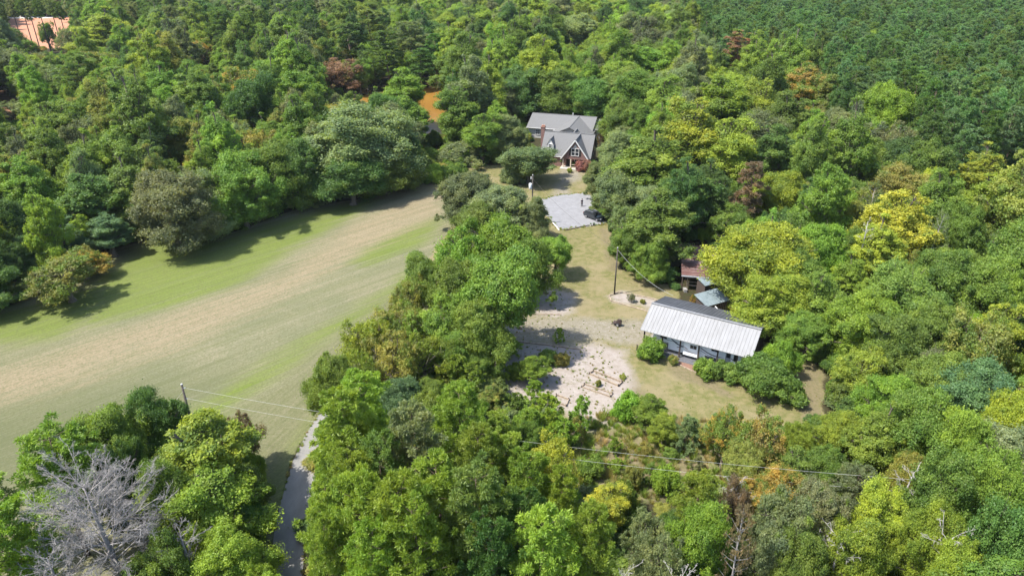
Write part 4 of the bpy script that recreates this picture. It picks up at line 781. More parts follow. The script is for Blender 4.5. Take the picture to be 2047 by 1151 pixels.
 (700, 895, 62, 'pine', 'pin', 15, 0), (730, 830, 55, 'pine', 'pin', 13, 0), (810, 905, 56, 'pine', 'gry', 15, 0), (870, 850, 45, 'round', 'mid', 12, 0), (760, 960, 50, 'pine', 'pdk', 13, 0), (705, 985, 52, 'pine', 'pin', 13, 0), (657, 1040, 46, 'pine', 'pin', 12, 0), (652, 950, 20, 'pine', 'pin', 9, 0), (715, 1070, 62, 'pine', 'pin', 15, 0), (800, 1050, 66, 'pine', 'pin', 16, 'tall bright pine at the bottom edge left of centre'), (860, 1110, 60, 'pine', 'pin', 16, 0), (890, 1010, 60, 'pine', 'pin', 15, 0), (955, 1050, 62, 'pine', 'pdk', 16, 0), (950, 940, 52, 'pine', 'pin', 13, 0), (1010, 930, 44, 'pine', 'pin', 11, 0), (1095, 935, 52, 'airy', 'yel', 10, 'yellow feathery tree just left of the scrub clearing'), (1060, 985, 46, 'pine', 'lime', 12, 0), (1120, 1010, 42, 'pine', 'lime', 11, 0), (1040, 1060, 55, 'pine', 'dk', 13, 0), (1100, 1115, 70, 'pine', 'lime', 14, 'broad lime pine at the bottom edge in the middle'), (1190, 1120, 50, 'pine', 'pin', 13, 0), (990, 1130, 52, 'pine', 'dk', 14, 0), (740, 1145, 55, 'pine', 'pin', 14, 0), (640, 1130, 42, 'pine', 'pin', 12, 0),
 # belt between field and yard
 (935, 385, 52, 'round', 'gry', 11, 'grey lime tree between the field and the gravel parking'), (1000, 410, 50, 'round', 'gry', 11, 0), (1062, 432, 32, 'round', 'gry', 9, 'grey leaved tree right at the transformer pole'), (960, 440, 42, 'round', 'mid', 9, 0), (1112, 505, 34, 'open', 'brt', 7.5, 'small dense green tree standing clear in the yard right of the belt'), (990, 500, 62, 'open', 'brt', 14, 'big green oak in the belt left of the yard'), (925, 520, 60, 'airy', 'brt', 14, 0), (1060, 525, 48, 'round', 'mid', 12, 0), (1000, 588, 72, 'open', 'mid', 15, 'largest oak of the belt, its crown reaching over the gravel track'), (910, 590, 62, 'round', 'mid', 14, 0), (848, 545, 38, 'round', 'mid', 9, 0), (815, 600, 42, 'airy', 'olv', 11, 'olive yellow thin tree at the left rim of the belt'), (960, 650, 55, 'round', 'dk', 12, 0), (880, 650, 50, 'airy', 'brt', 11, 0), (800, 655, 46, 'airy', 'olv', 10, 0), (735, 680, 48, 'airy', 'ylm', 10, 'yellowish loose tree beside the field, left end of the belt'), (790, 720, 50, 'airy', 'olv', 10, 0), (850, 710, 45, 'airy', 'lime', 9, 0), (670, 765, 50, 'round', 'dk', 11, 'dark green tree at the head of the paved lane'), (720, 755, 45, 'airy', 'lime', 9, 0), (900, 700, 40, 'round', 'dk', 8, 0), (800, 800, 46, 'round', 'blu', 9, 'pale bluish green bushy tree in the lower belt'), (860, 790, 30, 'round', 'mid', 7, 0), (965, 720, 30, 'round', 'dk', 6, 0),
 # yard shrubs, young pines
 (1303, 701, 23, 'shrub', 'brt', 2.6, 'round clipped green bush at the left front of the carport'), (1346, 720, 9, 'shrub', 'olv', 1.1, 'tiny olive shrub between the clipped bush and the patio'), (1412, 738, 21, 'shrub', 'brt', 2.2, 'leftmost of the three bushes in front of the trailer'), (1440, 742, 21, 'shrub', 'mid', 2.2, 'middle one of the three bushes in front of the trailer'), (1465, 748, 20, 'shrub', 'mid', 2.0, 'rightmost of the three bushes in front of the trailer'), (1532, 754, 50, 'bigbush', 'mid', 5.0, 'very large rounded bush at the right end of the carport'), (1560, 716, 27, 'bigbush', 'brt', 5.8, 'taller bush top rising behind the very large rounded bush'), (1592, 790, 16, 'shrub', 'mid', 1.8, 'small shrub at the right foot of the very large bush'),
 (1068, 735, 23, 'tall', 'brt', 4.5, 'small leafy tree in the middle of the sandy garden'), (1035, 740, 18, 'shrub', 'dk', 2., 0), (1095, 715, 16, 'shrub', 'mid', 1.6, 0), (1122, 718, 14, 'shrub', 'olv', 1.6, 0), (1117, 670, 11, 'sapling', 'lime', 2.2, 'small bright sapling on the gravel track above the garden'), (1020, 690, 22, 'sapling', 'lime', 3.2, 0), (1000, 740, 20, 'sapling', 'brt', 3.6, 0), (1068, 782, 20, 'sapling', 'brt', 3.2, 'feathery young pine at the lower left of the sandy garden'), (1196, 766, 6, 'shrub', 'olv', .8, 'tiny green plant between the two timber beds'), (1245, 753, 6, 'shrub', 'olv', .4, 'small weed clump at the right end of the larger bed'),
 (910, 745, 30, 'sapling', 'brt', 5.5, 0), (945, 760, 26, 'sapling', 'brt', 4.8, 0), (925, 800, 34, 'pine', 'brt', 6.5, 0), (985, 795, 26, 'tall', 'olv', 5, 'small yellowing tree left of the young pines'), (1030, 810, 20, 'sapling', 'mid', 3.6, 0), (1095, 830, 34, 'sapling', 'lime', 5.5, 'largest young pine at the lower left garden corner'), (1060, 850, 30, 'sapling', 'brt', 5, 0), (1158, 825, 22, 'sapling', 'brt', 4.5, 'young pine just below the half-hidden bed corner'), (1130, 870, 30, 'sapling', 'brt', 4.5, 0), (1060, 880, 30, 'round', 'mid', 6, 0), (1000, 870, 34, 'pine', 'pin', 8, 0), (1255, 815, 22, 'shrub', 'brt', 3.4, 'leafy shrub at the lower right corner of the sandy garden'), (1300, 820, 28, 'tall', 'brt', 5.4, 'green young tree below the right end of the sandy garden'), (1325, 850, 26, 'round', 'lime', 4.5, 0), (1372, 865, 28, 'sapling', 'gry', 4.6, 'soft greyish young pine beside the lower yard'), (1150, 860, 18, 'sapling', 'olv', 3.5, 0),
 (1159, 333, 9, 'shrub', 'pnk', 2.2, 'pink flowering shrub in front of the brick house porch'), (1174, 333, 9, 'shrub', 'pnk', 2.6, 'second pink flowering shrub at the right end of the porch'), (1138, 341, 5, 'shrub', 'yel', 1.0, 'tiny bright yellow shrub at the house porch'), (1203, 275, 8, 'airy', 'red', 4, 'reddish shrub at the right side wall of the house'),
 (1235, 930, 16, 'sapling', 'lime', 1.8, 0), (1290, 900, 13, 'shrub', 'olv', 1.4, 0), (1262, 955, 20, 'shrub', 'olv', 2.4, 0), (1330, 960, 24, 'shrub', 'lime', 2.8, 0), (1395, 930, 16, 'sapling', 'gry', 2., 0), (1230, 890, 14, 'sapling', 'brt', 2.2, 0), (1180, 935, 22, 'shrub', 'mid', 2.2, 0), (1340, 905, 13, 'shrub', 'mid', 1.2, 0), (1300, 945, 20, 'sapling', 'mid', 2.4, 0), (1410, 880, 12, 'shrub', 'olv', 1, 0),
 (1262, 594, 8, 'airy', 'gry', 1.6, 'scraggy shrub in the sandy bed by the slim pole'), (1285, 603, 5, 'shrub', 'olv', .6, 0), (1385, 605, 9, 'sapling', 'org', 2.4, 'dry tan shrub at the left corner of the lean-to'),
]
LAND = [('the brick house', 1130, 290), ('the silver-roofed carport', 1400, 680), ('the rusty shed', 1400, 530), ('the gravel parking', 1140, 425), ('the muddy pond', 862, 225), ('the paved lane', 590, 970), ('the mown field', 380, 600),
        ('the sandy garden', 1150, 740), ('the dead grey tree', 210, 1060), ('the red clay clearing', 90, 70), ('the dead reddish pine', 1473, 105), ('the brightest yellow tree', 1790, 455), ('the very large bush', 1530, 745), ('the scrub clearing', 1290, 920),
        ('the olive field tree', 128, 548), ('the great oak', 730, 270), ('the orange brown tree', 1530, 900)]
ORD = ['', 'second ', 'third ', 'fourth ', 'fifth ', 'sixth ', 'seventh ', 'eighth ', 'ninth ', 'tenth ']
trees = []     # dict(kind, x, y, s, sz, col, px, py, r, label, i)
for q in T:
    px, py, rp, kind, colk, h, lb = q
    if py < 430 and px < 1000 or py < 320: h *= 1.28 if kind == 'tall' else 1.12 if kind == 'round' else 1
    if colk == 'dk' and 640 < px < 1130 and 480 < py < 830: colk = 'mid'
    i = rnd.randrange(len(PROTO[kind])); pr = PROTO[kind][i]; zc = pr['zc']/pr['H']*h
    x, y = U(px, py, zc); d = proj(x, y, zc)[2]; R = rp*d/F*1.0
    trees.append(dict(kind=kind, x=x, y=y, R=R, h=h, col=colk, px=px, py=py, r=rp, label=lb or None, i=i, hand=True))

# ---- automatic fill of the closed wood
CLEAR = [np.array(p, float) for p in (
 [(-300, 1000), (-300, 680), (0, 660), (60, 600), (200, 545), (215, 500), (290, 480), (450, 475), (600, 425), (760, 400), (880, 370), (905, 400), (880, 450), (800, 560), (760, 620), (700, 690), (620, 740), (610, 850), (555, 960), (530, 900), (480, 850), (350, 815), (200, 850), (100, 890), (10, 960)],
 [(610, 840), (628, 850), (622, 900), (600, 960), (585, 1060), (570, 1110), (545, 1080), (560, 980)],
 [(1080, 402), (1100, 390), (1115, 330), (1180, 330), (1180, 400), (1205, 455), (1230, 540), (1350, 570), (1360, 600), (1530, 650), (1530, 700), (1640, 730), (1645, 830), (1500, 870), (1440, 840), (1400, 880), (1250, 800), (1200, 830), (1050, 800), (1000, 760), (1010, 640), (1050, 600), (1150, 560), (1160, 470), (1090, 455)],
 [(1350, 480), (1440, 495), (1440, 520), (1425, 615), (1360, 580)], [(1048, 222), (1208, 232), (1206, 285), (1190, 345), (1105, 350), (1072, 300)],
 [(846, 165), (880, 165), (882, 272), (843, 272)], [(10, 30), (140, 30), (140, 98), (40, 102)], [(0, 185), (40, 190), (35, 240), (0, 240)], [(1150, 860), (1250, 830), (1400, 880), (1440, 930), (1425, 990), (1230, 1018), (1140, 955)],
 [(130, 960), (300, 960), (340, 1060), (330, 1151), (80, 1151), (90, 1060)])]
GPOLY = [FIELD, YARD, POND] + GRAV
lane_w = np.array(Lp+Rp[::-1])
PLANT = np.array([(1290, -60), (2300, -60), (2300, 330), (2047, 330), (1900, 320), (1800, 250), (1690, 180), (1650, 130), (1560, 110), (1450, 110), (1400, 60)], float)
def in1(P, x, y): return bool(inside(P, np.array([x]), np.array([y]))[0])
rng = np.random.default_rng(5)
def zone_pick(px, py, d, r_):
    u = r_.random()
    if px > 1290 and in1(PLANT, px, py): return ('spire', ['plt', 'plt', 'plt', 'blu', 'pdk', 'dk'][r_.randrange(6)]) if u < .965 else ('round', r_.choice(['mid', 'lime', 'gry']))
    if py < 70 and px < 700: return ('pine', r_.choice(['pdk', 'gry', 'dk'])) if u < .55 else ('tall', r_.choice(['mid', 'brt', 'gry', 'dk']))
    if py < 160 and px > 1850: return ('round', r_.choice(['lime', 'mid', 'gry', 'pdk']))
    if py > 760 and px < 1250: return ('pine', r_.choice(['pin', 'pin', 'pdk'])) if u < .7 else ('round', r_.choice(['mid', 'lime', 'dk']))
    if px > 1550 and py > 350: return (r_.choice(['round', 'round', 'tall', 'airy']), r_.choice(['mid', 'mid', 'brt', 'lime', 'gry', 'dk', 'ylm', 'olv']))
    if px < 700: return (r_.choice(['tall', 'tall', 'round', 'airy']), r_.choice(['mid', 'mid', 'brt', 'brt', 'dk', 'gry', 'lime', 'olv']))
    if py < 130: return (r_.choice(['round', 'tall', 'round']), r_.choice(['mid', 'brt', 'lime', 'gry', 'lime', 'dk']))
    return (r_.choice(['round', 'tall', 'round', 'airy']), r_.choice(['mid', 'mid', 'dk', 'gry', 'brt', 'lime']))
grid = {}
def gadd(t):
    grid.setdefault((int(t['x']//8), int(t['y']//8)), []).append(t)
for t in trees: gadd(t)
def near(x, y, R, k):
    cx, cy_ = int(x//8), int(y//8)
    for a in range(cx-1, cx+2):
        for b2 in range(cy_-1, cy_+2):
            for t in grid.get((a, b2), ()):
                if (t['x']-x)**2+(t['y']-y)**2 < (k*(R+t['R']))**2: return True
    return False
ra = random.Random(11); cand = []; BIG = False
yy = 14.
while yy < 560:
    step = 4.6; xw = .80*(yy*ct+40*st)+30; xx = -xw
    while xx < xw:
        cand.append((xx+ra.uniform(-1.6, 1.6), yy+ra.uniform(-1.6, 1.6))); xx += step
    yy += step
# plantation rows on their own grid
cand2 = []
for i in range(0, 170):
    for j in range(0, 130):
        a = math.radians(34); u_, v_ = i*5.9-40, j*5.3
        x = 60+u_*math.cos(a)+v_*math.sin(-a)*1.0; y = 120+u_*math.sin(a)+v_*math.cos(a)
        if abs(x) < .82*y+20 and y < 600: cand2.append((x+ra.uniform(-.5, .5), y+ra.uniform(-.5, .5)))
def ok_image(x, y, z0, z1, R):
    for zz, k in ((z1, .0), (z1*.8, .75), (z1*.55, .95), (z1*.3, .7), (z0, .4)):
        for s in (-1.15, -.75, -.38, 0, .38, .75, 1.15):
            px, py, d = proj(x+s*R*k, y, zz)
            for P in CLEAR:
                if P[:, 0].min() <= px <= P[:, 0].max() and P[:, 1].min() <= py <= P[:, 1].max() and in1(P, px, py): return False
    return True
PROT = [t for t in trees if t['label']]
def covers(x, y, h, R):
    px, py, d = proj(x, y, h*.62); r_ = R/d*F; ry = h*.40/d*F
    for t in PROT:
        if y < t['y'] and ((px-t['px'])/(r_+.35*t['r']))**2+((py-t['py'])/(ry+.35*t['r']))**2 < 1: return True
    return False
def try_add(x, y, plant):
    px, py, d = proj(x, y, 11)
    if d < 12: return
    inpl = in1(PLANT, px, py)
    if plant != inpl: return
    if in1(FIELD, x, y) or in1(YARD, x, y) or in1(POND, x, y) or in1(lane_w, x, y): return
    kind, colk = zone_pick(px, py, d, ra)
    if plant and ra.random() < .03: return
    if plant and kind != 'spire' and ra.random() > .5: kind, colk = 'spire', 'plt'
    i = ra.randrange(len(PROTO[kind])); pr = PROTO[kind][i]
    if BIG and py > 880: return
    if plant: h = ra.uniform(14., 19.5)+1.5*math.sin(x*.05)*math.sin(y*.04); R = ra.uniform(2.4, 3.3); kk = .3
    else:
        k = ra.uniform(1.1, 1.6) if BIG else ra.uniform(.65, 1.05); R = pr['R']*k; h = pr['H']*min(1.2, k*ra.uniform(.85, 1.1))*(1.15 if kind == 'tall' else 1); kk = .72 if BIG else .62
        if py > 850: h *= .8
        if py > 1130: h *= .8
        if kind == 'spire': R *= 1.3
    if kind != 'spire' and plant: kk = .5; R, h = 3.6, 15
    if near(x, y, R, kk):
        if ra.random() < .5: return
        R *= .7; h *= .72
        if near(x, y, R, kk): return
    if covers(x, y, h, R) or not ok_image(x, y, 1.5, h, R*1.05):
        # a lower tree may still fit
        h *= .55; R *= .6
        if covers(x, y, h, R) or not ok_image(x, y, .5, h, R*1.05): return
    t = dict(kind=kind, x=x, y=y, R=R, h=h, col=colk, label=None, i=i, hand=False)
    t['px'], t['py'], d = proj(x, y, h*.65); t['r'] = R/d*F
    trees.append(t); gadd(t)
for x, y in cand2: try_add(x, y, True)
def edge_bushes(P, out):
    n = len(P)
    for i in range(n):
        a, b2 = P[i], P[(i+1) % n]; L_ = float(np.hypot(*(b2-a))); k_ = int(L_/2.6)
        for j in range(k_):
            p = a+(b2-a)*(j+ra.random())/max(k_, 1); dd_ = (b2-a)/L_; nn_ = np.array([dd_[1], -dd_[0]])
            if in1(P, *(p+nn_*.3)): nn_ = -nn_
            p = p+nn_*ra.uniform(.6, 3.0); px, py, d = proj(p[0], p[1], 1.5)
            if not (-60 < px < 2100 and 200 < py < 1150) or d < 20: continue
            if in1(FIELD, *p) or in1(YARD, *p) or in1(POND, *p) or in1(lane_w, *p) or in1(parking, *p): continue
            if in1(lane_w, p[0]+1.2, p[1]) or in1(lane_w, p[0]-1.2, p[1]): continue
            kind = ra.choice(['bigbush', 'shrub', 'shrub']); h = ra.uniform(2.2, 4.2) if kind == 'bigbush' else ra.uniform(1.0, 2.2); R = h*ra.uniform(.45, .62)
            if near(p[0], p[1], R, .35) or (1340 < px < 1450 and 470 < py < 650) or (1130 < px < 1440 and 790 < py < 1000): continue
            t = dict(kind=kind, x=float(p[0]), y=float(p[1]), R=R, h=h, col=ra.choice(['mid', 'dk', 'gry', 'brt', 'mid', 'blu', 'olv']), label=None, i=ra.randrange(len(PROTO[kind])), hand=False)
            t['px'], t['py'], d = proj(t['x'], t['y'], h*.5); t['r'] = R/d*F; trees.append(t); gadd(t)
edge_bushes(FIELD, 1); edge_bushes(YARD, 1)
ra.shuffle(cand)
BIG = True
for x, y in cand[::5]: try_add(x, y, False)
BIG = False
for x, y in cand: try_add(x, y, False)

# ---- split: nearest individuals, the rest as far woodland
def dist(t): return math.hypot(t['x'], t['y'])
def visible(t): return -t['r'] < t['px'] < 2047+t['r'] and t['py'] < 1151+2*t['r'] and t['py'] > -t['r']
pin_k = ('pine', 'spire'); bro_k = ('round', 'tall', 'airy', 'open')
indiv, rest = [], []
for grp, cap in ((pin_k, 290), (bro_k, 290)):
    L_ = sorted([t for t in trees if t['kind'] in grp], key=lambda t: (not t['hand'], not visible(t), dist(t)))
    indiv += L_[:cap]; rest += L_[cap:]
indiv += [t for t in trees if t['kind'] not in pin_k+bro_k]
lim = {'plt', 'blu'}
# labels
def dirword(t, l):
    dx, dy = t['px']-l[1], t['py']-l[2]
    if abs(dx) > abs(dy)*1.3: return 'right of' if dx > 0 else 'left of'
    return 'below' if dy > 0 else 'above'
keyed = {}
for t in indiv:
    if t['label']: continue
    l = min(LAND, key=lambda l: math.hypot(t['px']-l[1], t['py']-l[2])); dw = dirword(t, l)
    t['k'] = (t['col'], t['kind'], dw, l[0]); keyed.setdefault(t['k'], []).append((math.hypot(t['px']-l[1], t['py']-l[2]), t))
for k, L_ in keyed.items():
    L_.sort(key=lambda a: a[0])
    L_v = [a for a in L_ if visible(a[1])]; L_h = [a for a in L_ if not visible(a[1])]
    base = '%s %s' % (WORD[k[0]], KWORD[k[1]])
    for n, (_, t) in enumerate(L_v):
        if n == 0 and len(L_v) == 1: t['label'] = 'nearest %s %s %s' % (base, k[2], k[3])
        elif n < 10: t['label'] = ('%snearest %s %s %s' % (ORD[n], base, k[2], k[3])).strip()
        else: t['label'] = '%s in the closed wood further %s %s' % (base, k[2], k[3]); t['shared'] = True
    for _, t in L_h: t['label'] = '%s hidden in the wood %s %s' % (base, k[2], k[3]); t['shared'] = True
GROUPS = dict(open='open trunked trees of the yard', round='broadleaf trees of the wood', tall='tall broadleaf trees of the wood', airy='loose airy trees of the wood', pine='pines of the wood', spire='narrow dark pines of the plantation', sapling='young pines round the garden', shrub='shrubs of the yard and clearing', bigbush='bushes along the wood edge', bare='bare trees of the wood')
def jitter_col(c, r_, a=.16, al=1.):
    k = 1+r_.uniform(-a, a); return tuple(max(0, v*k*(1+r_.uniform(-a*.4, a*.4))) for v in c)+(al+(r_.uniform(-.05, .05) if al < 1 else 0),)
rc = random.Random(3)
for t in indiv:
    pr = PROTO[t['kind']][t['i']]; s = t['R']/pr['R']; sz = t['h']/pr['H']
    root = bpy.data.objects.new(KNAME[t['kind']], None); C.link(root); root.empty_display_size = .3
    gz = -.3 if in1(POND, t['x'], t['y']) else 0.
    root.location = (t['x'], t['y'], gz); root.rotation_euler = (rc.uniform(-.07, .07), rc.uniform(-.07, .07), rc.uniform(0, 6.28)); root.scale = (s*rc.uniform(.88, 1.14), s*rc.uniform(.88, 1.14), sz)
    tag(root, t['label'], 'tree' if t['kind'] not in ('shrub', 'bigbush') else 'shrub', GROUPS[t['kind']]+((', '+t['label']) if t.get('shared') else ''))
    cr = bpy.data.objects.new('crown', pr['crown']); C.link(cr); cr.parent = root; cr.color = jitter_col(COL[t['col']], rc, .2, ALPHA.get(t['col'], 1.))
    tk = bpy.data.objects.new('trunk', pr['trunk']); C.link(tk); tk.parent = root

# ------------------------------------------------------------------ stuff built with geometry nodes
def gn_scatter(name, label, cat, items, protos, colr, m_leaf):
    """items: (x, y, z, rz, sx, sy, sz, proto index, (r,g,b)); protos: list of meshes"""
    col_ = bpy.data.collections.new(name+'_sources')
    for k_, me in enumerate(protos):
        o = bpy.data.objects.new('%s_source_%02d' % (name, k_), me); col_.objects.link(o)
    n = len(items); me = bpy.data.meshes.new(name); me.vertices.add(n); A_ = np.array([it[:3] for it in items], dtype=np.float32); me.vertices.foreach_set('co', A_.ravel())
    def put(nm, ty, data, key='value'): a = me.attributes.new(nm, ty, 'POINT'); a.data.foreach_set(key, data.ravel())
    put('rz', 'FLOAT', np.array([it[3] for it in items], np.float32)); put('scl', 'FLOAT_VECTOR', np.array([it[4:7] for it in items], np.float32), 'vector')
    put('idx', 'INT', np.array([it[7] for it in items], np.int32)); put('tcol', 'FLOAT_COLOR', np.array([tuple(it[8]) for it in items], np.float32), 'color')
    o = bpy.data.objects.new(name, me); C.link(o); tag(o, label, cat, None, 'stuff')
    g = bpy.data.node_groups.new(name, 'GeometryNodeTree'); g.interface.new_socket('Geometry', in_out='INPUT', socket_type='NodeSocketGeometry'); g.interface.new_socket('Geometry', in_out='OUTPUT', socket_type='NodeSocketGeometry')
    gi = g.nodes.new('NodeGroupInput'); go = g.nodes.new('NodeGroupOutput'); ip = g.nodes.new('GeometryNodeInstanceOnPoints'); ci = g.nodes.new('GeometryNodeCollectionInfo')
    ci.inputs['Collection'].default_value = col_; ci.inputs['Separate Children'].default_value = True; ci.inputs['Reset Children'].default_value = True
    def na(nm, ty): a = g.nodes.new('GeometryNodeInputNamedAttribute'); a.data_type = ty; a.inputs[0].default_value = nm; return [s for s in a.outputs if s.enabled and s.name == 'Attribute'][0]
    cx_ = g.nodes.new('ShaderNodeCombineXYZ'); g.links.new(na('rz', 'FLOAT'), cx_.inputs[2])
    g.links.new(gi.outputs[0], ip.inputs['Points']); g.links.new(ci.outputs[0], ip.inputs['Instance']); ip.inputs['Pick Instance'].default_value = True
    g.links.new(na('idx', 'INT'), ip.inputs['Instance Index']); g.links.new(cx_.outputs[0], ip.inputs['Rotation']); g.links.new(na('scl', 'FLOAT_VECTOR'), ip.inputs['Scale'])
    g.links.new(ip.outputs[0], go.inputs[0])
    md = o.modifiers.new('scatter', 'NODES'); md.node_group = g
    return o
def far_mesh(pr, nm):
    P, t_, tr_ = pr['data']; return quads_mesh(nm, P, t_, [LEAF_I, pr['bark']], tr_)
def scatter_trees(name, label, L_, kinds):
    protos, where = [], {}
    for k in kinds:
        for i, pr in enumerate(PROTO[k]): where[(k, i)] = len(protos); protos.append(far_mesh(pr, name+'_'+k))
    items = []
    for t in L_:
        pr = PROTO[t['kind']][t['i']]; s = t['R']/pr['R']; sz = t['h']/pr['H']
        items.append((t['x'], t['y'], 0, rc.uniform(0, 6.28), s, s, sz, where[(t['kind'], t['i'])], jitter_col(COL[t['col']], rc, .2, ALPHA.get(t['col'], 1.))))
    return gn_scatter(name, label, 'woodland', items, protos, None, None)
scatter_trees('far_pine_plantation', 'mass of dark narrow pines filling the far plantation', [t for t in rest if t['kind'] in pin_k], pin_k)
scatter_trees('far_woodland', 'far mixed broadleaf wood behind the nearer trees', [t for t in rest if t['kind'] in bro_k], bro_k)
# undergrowth: shrubs below the canopy and along the wood edge
sh = [quads_mesh('undergrowth_leaf', *PROTO['shrub'][i]['data'][:2], [LEAF_I]) for i in range(3)]
items = []; ru = random.Random(21)
BLOCK = [FIELD, YARD, POND, lane_w]
for _ in range(9000):
    y = 25+ru.random()**.8*215; x = ru.uniform(-.8, .8)*(y+25)
    if any(in1(P, x, y) for P in BLOCK): continue
    hh = ru.uniform(.35, 1.); s = ru.uniform(.5, 1.1)
    if not ok_image(x, y, .2, hh*2.4, s*1.6): hh *= .35; s *= .5
    px, py, d = proj(x, y, 0)
    if any(in1(P, px, py) for P in CLEAR[3:9]): continue
    items.append((x, y, -.05, ru.uniform(0, 6.28), s, s, hh, ru.randrange(3), jitter_col(COL[ru.choice(['mid', 'dk', 'pdk', 'brt', 'olv', 'gry'])], ru)))
gn_scatter('undergrowth', 'low leafy undergrowth below the trees and along the wood edge', 'undergrowth', items, sh, None, None)
# grass and weed tufts
def tuft(seed, n=70, h=.5, sp=.3):
    r_ = np.random.default_rng(seed); a = r_.uniform(0, 6.28, n); rr_ = r_.uniform(0, sp, n); base = np.stack([np.cos(a)*rr_, np.sin(a)*rr_, np.zeros(n)], 1)
    d = unit(np.stack([np.cos(a)*r_.uniform(.1, .8, n), np.sin(a)*r_.uniform(.1, .8, n), np.ones(n)], 1)); H = h*r_.uniform(.5, 1.1, n)[:, None]; w = np.stack([-np.sin(a), np.cos(a), np.zeros(n)], 1)*.03
    P = np.stack([base-w, base+w, base+d*H+w*.2, base+d*H-w*.2], 1); return P, np.clip(r_.normal(.5, .15, n), 0, 1)
tf = [quads_mesh('grass_tuft', *tuft(i), [LEAF_I]) for i in range(4)]; items = []
SCR = [poly_w([(1080, 850), (1250, 820), (1420, 840), (1480, 900), (1440, 1000), (1200, 1020), (1080, 930)])]
dryc = [(.36, .32, .16), (.28, .30, .10), (.20, .27, .06), (.33, .27, .15), (.17, .25, .05)]
k_ = 0
while k_ < 2400:
    x, y = ru.uniform(0, 26), ru.uniform(48, 74); k_ += 1
    if in1(SCR[0], x, y) and ru.random() < .8: s = ru.uniform(.5, 1.5); items.append((x, y, 0, ru.uniform(0, 6.3), s, s, s*ru.uniform(.7, 1.3), ru.randrange(4), jitter_col(ru.choice(dryc), ru)))
for P, n_, sc_, cc_ in ((SAND[0], 420, .36, dryc[1:]), (SAND[1], 60, .4, dryc[1:]), (YARD, 2500, .16, dryc[1:3]), (GRAV[0], 160, .3, dryc[1:])):
    lo, hi = P.min(0), P.max(0)
    for _ in range(n_):
        x, y = ru.uniform(lo[0], hi[0]), ru.uniform(lo[1], hi[1])
        if in1(P, x, y) and not in1(parking, x, y):
            s = sc_*ru.uniform(.5, 1.3); items.append((x, y, 0, ru.uniform(0, 6.3), s, s, s, ru.randrange(4), jitter_col(ru.choice(cc_), ru)))
for P, n_, off in ((parking, 420, .5), (lane_w, 260, .2)):
    for _ in range(n_):
        i_ = ru.randrange(len(P)); a, b2 = P[i_], P[(i_+1) % len(P)]; p = a+(b2-a)*ru.random(); s = ru.uniform(.15, .6)
        items.append((float(p[0])+ru.gauss(0, off*.6), float(p[1])+ru.gauss(0, off*.6), 0, ru.uniform(0, 6.3), s, s, s*.7, ru.randrange(4), jitter_col(ru.choice(dryc[1:]), ru)))
gn_scatter('grass_tufts', 'dry and green grass tufts in the scrub clearing, garden and yard', 'grass', items, tf, None, None)

# ------------------------------------------------------------------ the big dead tree and small bare crowns
def dead_tree(name, loc, h, R, seed, label, m=DEAD, limbs=34, sub=9, twig=7, z0=.35, r0=.26, top=1.):
    r_ = random.Random(seed); e = empty(name, (*loc, 0), 0, label, 'tree'); tk = MB(); br = MB()
    lean = Vector((r_.uniform(-.3, .3), r_.uniform(-.3, .3), 0)); tk.tube([(0, 0, -.4), Vector((0, 0, h*.4))+lean*.3, Vector((0, 0, h*.75))+lean, Vector((0, 0, h*top))+lean*1.4], [r0*1.3, r0, r0*.55, .03], 9); tk.build('trunk', m if m is not DEAD else mat('dead_trunk', (.30, .28, .27), (.19, .17, .17), 5, .9), e, smooth=True)
    V3 = lambda s: Vector((r_.gauss(0, s), r_.gauss(0, s), r_.gauss(0, s)))
    for i in range(limbs):
        f = z0+(top-z0)*(i+.5)/limbs; a = i*2.4+r_.uniform(-.4, .4); L_ = R*(1.05-.55*max(0, f-.5)*2*.8)*r_.uniform(.75, 1.15)
        p0 = Vector((0, 0, h*f))+lean*f*1.3; d = Vector((math.cos(a), math.sin(a), .15+.7*f)).normalized()
        p1 = p0+d*L_*.5+V3(.12); p2 = p0+d*L_+Vector((0, 0, .1*L_))+V3(.3); w0 = r0*.28*(1.2-f*.7)
        br.tube([p0, p1, p2], [w0, w0*.55, .014], 4, False)
        for j in range(sub):
            t = .25+.75*(j+r_.random())/sub; q0 = p0.lerp(p1, t*2) if t < .5 else p1.lerp(p2, t*2-1); sd = (d+V3(.55)).normalized(); l2 = L_*.36*(1.15-t*.6)*r_.uniform(.6, 1.2)
            q1 = q0+sd*l2; br.tube([q0, q1], [w0*.3+.006, .008], 3, False)
            for k in range(twig):
                u = .2+.8*(k+r_.random())/twig; s0 = q0.lerp(q1, u); td = (sd+V3(.7)+Vector((0, 0, .12))).normalized(); l3 = l2*.42*r_.uniform(.5, 1.2)
                s1 = s0+td*l3; br.tube([s0, s1], [.012, .006], 3, False)
                for _ in range(2): s2 = s0.lerp(s1, r_.uniform(.3, .95)); br.tube([s2, s2+(td+V3(.8)).normalized()*l3*.5], [.008, .005], 3, False)
    br.build('branches', m, e); return e
x, y = U(205, 1045, 9.5)
dead_tree('dead_tree', (x, y), 13.5, 5.6, 4, 'big dead tree with bare silver grey branches at the bottom left', limbs=46, sub=12, twig=11)
dead_tree('dead_tree', U(370, 1095, 7), 8.5, 2.6, 9, 'smaller bare grey tree between the big dead tree and the lime crown', limbs=22, sub=7, twig=6)
dead_tree('dead_tree', U(100, 1135, 8), 9, 3.0, 12, 'bare grey crown at the lower left of the big dead tree', limbs=26, sub=7, twig=6)
WB = mat('white_branch', (.40, .375, .35), (.27, .25, .235), 5, .9)
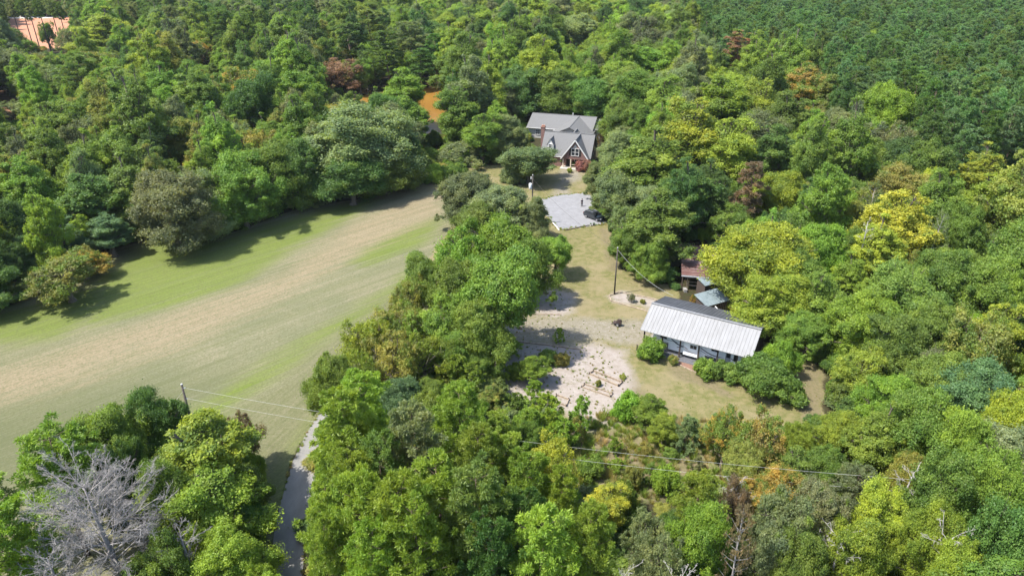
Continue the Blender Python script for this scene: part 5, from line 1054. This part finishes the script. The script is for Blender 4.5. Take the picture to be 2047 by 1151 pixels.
for k, (px, py, z, h, R_, lb) in enumerate(((1690, 1060, 9.5, 10, 2.2, 'white bare branches poking out of the yellow green crowns at the bottom right'), (1478, 950, 8, 8, 1.8, 'pale bare twigs inside the orange tree below the yard'), (1905, 1045, 11, 11.5, 2.2, 'pale broken limbs near the bottom right corner'),
     (1255, 1140, 9, 9.5, 1.8, 'pale dead twigs at the bottom edge right of the pines'), (1360, 1140, 10, 10.5, 1.8, 'whitish twigs at the bottom edge below the soft pine'), (1742, 425, 14, 14.6, 1.5, 'pale bare spike rising beside the brightest yellow tree'),
     (1825, 925, 10, 10.5, 1.8, 'thin grey snag right of the small lime tree'), (1700, 290, 13, 13.5, 3.0, 'greyish bare crown below the plantation edge'))):
    dead_tree('bare_snag', U(px, py, z), h, R_, 40+k, lb, WB, limbs=9, sub=5, twig=4, z0=.62, r0=.12, top=.86)
# tall thin pine trunks in front of the red clearing
for k, px in enumerate((28, 52, 72, 84, 104, 128, 142)):
    x, y = U(px, 112, 0); i = k % 5; pr = PROTO['pine'][i]; h = 22+k % 3
    root = bpy.data.objects.new('tall_pine', None); C.link(root); root.location = (x, y, 0); root.rotation_euler = (0, 0, k*1.1)
    tag(root, ('%s of the seven tall thin-stemmed pines standing against the red clay clearing' % ['leftmost', 'second from left', 'third from left', 'middle one', 'third from right', 'second from right', 'rightmost'][k]), 'tree', 'tall pines at the red clearing')
    cr = bpy.data.objects.new('crown', pr['crown']); C.link(cr); cr.parent = root; cr.scale = (.72, .72, .62); cr.location = (0, 0, h-10.5); cr.color = jitter_col(COL['gry' if k % 2 else 'pdk'], rc)
    MB().tube([(0, 0, -.3), (0, 0, h*.6), (0, 0, h-1)], [.24, .18, .06], 7).build('trunk', POLEM, root)
print('TREES', len(trees), 'individual', len(indiv), 'rest', len(rest), 'bro', sum(t['kind'] in bro_k for t in trees), 'tris', sum(p['n'] for L_ in PROTO.values() for p in L_))

# ------------------------------------------------------------------ summer haze, one closed box of even air
hm = bpy.data.materials.new('haze_air'); hm.use_nodes = True; ht = hm.node_tree; ht.nodes.clear()
ho = ht.nodes.new('ShaderNodeOutputMaterial'); pv = ht.nodes.new('ShaderNodeVolumePrincipled'); pv.inputs['Color'].default_value = (.80, .90, 1., 1); pv.inputs['Density'].default_value = .00005
pv.inputs['Anisotropy'].default_value = .2; ht.links.new(pv.outputs[0], ho.inputs['Volume'])
HZ = MB().box(-2600, 2600, -400, 4200, -6, 60).build('haze', hm); HZ['kind'] = 'stuff'; HZ['label'] = 'thin bluish summer haze over the far woods'; HZ['category'] = 'haze'
cy.volume_bounces = 1; cy.volume_max_steps = 64
